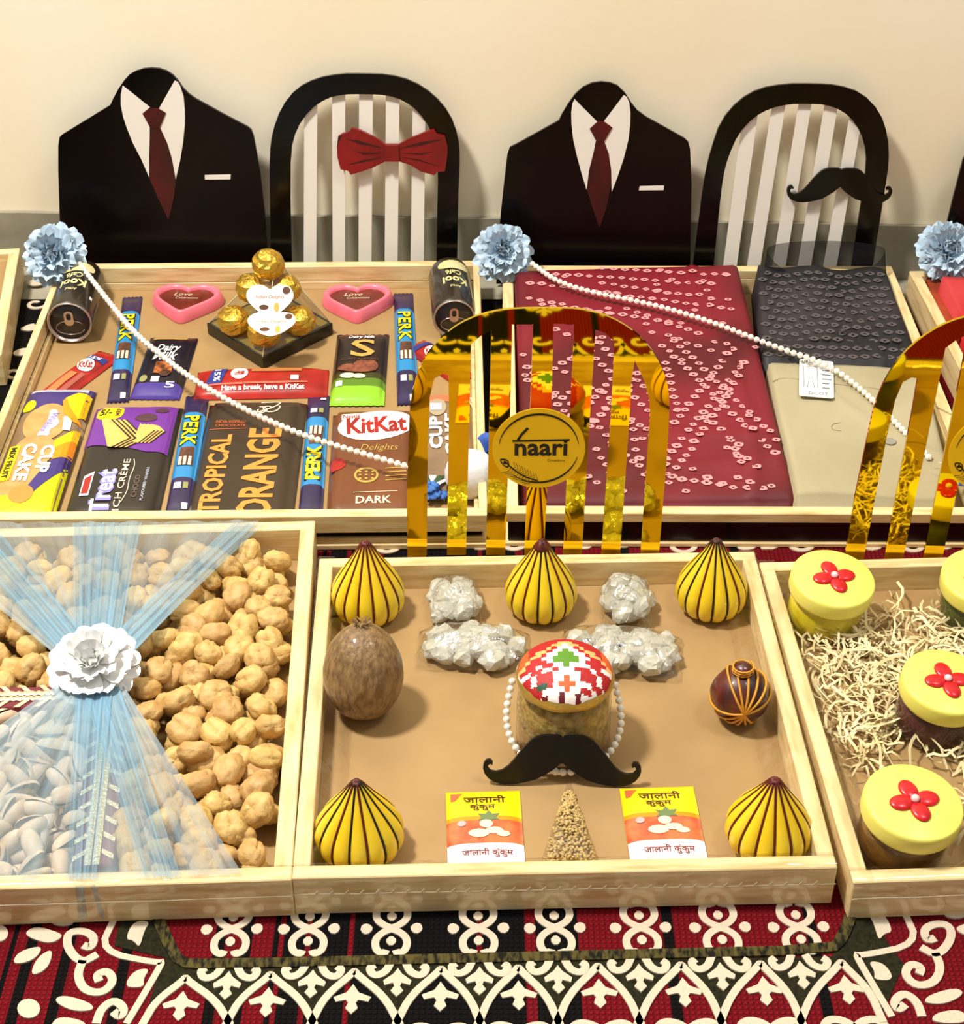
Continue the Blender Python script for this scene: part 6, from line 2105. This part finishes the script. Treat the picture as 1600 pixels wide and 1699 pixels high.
# shredded paper
STRAW = M('shredded_paper', (238, 222, 176), .6, c2=(226, 204, 148), sc_=30)
bb = B()
rr = random.Random(33)
gl = [(1330, 1075), (1400, 1050), (1470, 1030), (1540, 1020), (1600, 1010), (1640, 1060), (1640, 1240), (1600, 1270), (1560, 1250), (1480, 1220), (1440, 1260), (1420, 1290), (1395, 1250), (1370, 1180), (1345, 1120)]
def inside(x, y, pl):
    r_ = False
    for i in range(len(pl)):
        (x1, y1), (x2, y2) = pl[i], pl[i - 1]
        if (y1 > y) != (y2 > y) and x < (x2 - x1) * (y - y1) / (y2 - y1) + x1:
            r_ = not r_
    return r_
cnt = 0
invG = TRAY['G'][0].matrix_basis.inverted()
while cnt < 620:
    x, y = rr.uniform(1325, 1680), rr.uniform(1005, 1420)
    if not (inside(x, y, gl) or (x > 1590 and y > 1230 and rr.random() < .5)):
        continue
    cnt += 1
    p = P(x, y, zg + .001)
    a = rr.random() * 6.28
    L = rr.uniform(.022, .055)
    curv = rr.uniform(-70, 70)
    z = rr.uniform(.001, .016)
    pts = []
    q = Vector((p.x, p.y))
    for i in range(9):
        t = i / 8
        pts.append((q.x, q.y, zg + .0012 + max(0, z + .006 * sin(t * rr.uniform(2, 5)))))
        q = q + Vector((cos(a), sin(a))) * (L / 8)
        a += curv * L / 8
    if any(((invG @ Vector(a_)).x < -TRAY['G'][1] / 2 + .015 or (invG @ Vector(a_)).y > TRAY['G'][2] / 2 - .015) for a_ in pts):
        continue
    Lf, Rt = stroke([(a_[0], a_[1]) for a_ in pts], rr.uniform(.0014, .0025))
    tw_ = rr.uniform(-.0007, .0007)
    v = []
    for i in range(9):
        v += [(Lf[i][0], Lf[i][1], pts[i][2] + tw_), (Rt[i][0], Rt[i][1], pts[i][2] - tw_)]
    bb.add(v, [(2 * i, 2 * i + 1, 2 * i + 3, 2 * i + 2) for i in range(8)])
tag(bb.build('shredded_paper', STRAW, None, None, True), 'loose cream shredded paper strands around the jars', 'shredded paper', None, 'stuff')

# ================================================================== pearl strings over the back trays
def px_path(pp):
    out = []
    n = len(pp)
    pp = smoothloop([tuple(p) for p in pp], 2, False)
    return [P(a, b_, z) for a, b_, z in pp]
pearls('long pearl string slanting over the chocolates from the left flower', px_path([(132, 438, .066), (180, 500, .060), (222, 552, .056), (268, 590, .054), (320, 630, .053), (400, 677, .051), (500, 722, .050), (600, 752, .049), (676, 774, .048), (692, 780, .048)]), .0035, .0076)
pearls('long pearl string slanting over the red cloth to the trousers', px_path([(884, 438, .069), (925, 468, .068), (985, 486, .067), (1060, 500, .066), (1130, 518, .065), (1200, 541, .064), (1290, 577, .061), (1365, 601, .058), (1400, 622, .053), (1450, 664, .050), (1500, 715, .050), (1545, 762, .049)]), .0034, .0074)

# ================================================================== clear film wrapped round the front trays
SEAMF = M('film_welt', (214, 196, 158), .25, coat=.5)
def film(key, label, front=True, left=False, right=False, ticks=True):
    T0, w_, d_, fz, th = TRAY[key]
    h = .0396
    T = thing('film_wrap', label, 'film', T0.matrix_basis.copy())
    def wob(a, b_, k=1):
        return .0007 * k * noise.noise(Vector((a * 60, b_ * 60, k)))
    def band(n, along, prof):
        v, f = gridg(n, len(prof) - 1, lambda s, t: along(s, *prof[min(len(prof) - 1, round(t * (len(prof) - 1)))]))
        return v, f
    # profile: (distance inward from the outer face, height)
    pf = [(.020, h - .007), (.0135, h + .0006), (.006, h + .0010), (-.0008, h + .0010), (-.0016, h - .002), (-.0018, h * .6), (-.0018, h * .3), (-.0014, .004)]
    if front:
        v, f = band(70, lambda s, i, z: ((s - .5) * w_, -d_ / 2 + i + wob(s, i, 2) * (z < h - .003), max(z + wob(s, z), .0005) + .0004), pf)
        ob('front_sheet', mesh('front_sheet', v, f, True), FILM, T)
        pts = [((s / 60 - .5) * w_, -d_ / 2 - .0022, h * .60 + .0008 * noise.noise(Vector((s * .2, 1, 0)))) for s in range(61)]
        ob('welt', mesh('welt', *tubeg(pts, .0005, 5), True), SEAMF, T)
        if ticks:
            bb = B()
            n = 34
            for i in range(n):
                x = (-.46 + .92 * i / (n - 1)) * w_
                bb.add(*tubeg([(x, -d_ / 2 - .0022, h * .60 + .0006), (x + .0022, -d_ / 2 - .0022, h * .60 + .0034)], .0005, 4))
            bb.build('crimp_marks', SEAMF, T, kind='stuff')
    for sd, on in ((-1, left), (1, right)):
        if on:
            v, f = band(70, lambda s, i, z: (sd * (w_ / 2 - i - wob(s, i, 2)), (s - .5) * d_, z + wob(s, z, 3) + .0004), [(.034, h - .024), (.024, h - .012)] + pf[:5])
            ob('side_sheet', mesh('side_sheet', v, f, True), FILM, T)
    return T
film('F', 'clear crimped film over the front plank and sides of the middle tray', True, True, True)
film('E', 'clear film over the front plank of the apricot tray', True, False, False, False)
film('G', 'clear film over the front plank and left side of the jar tray', True, True, False, False)
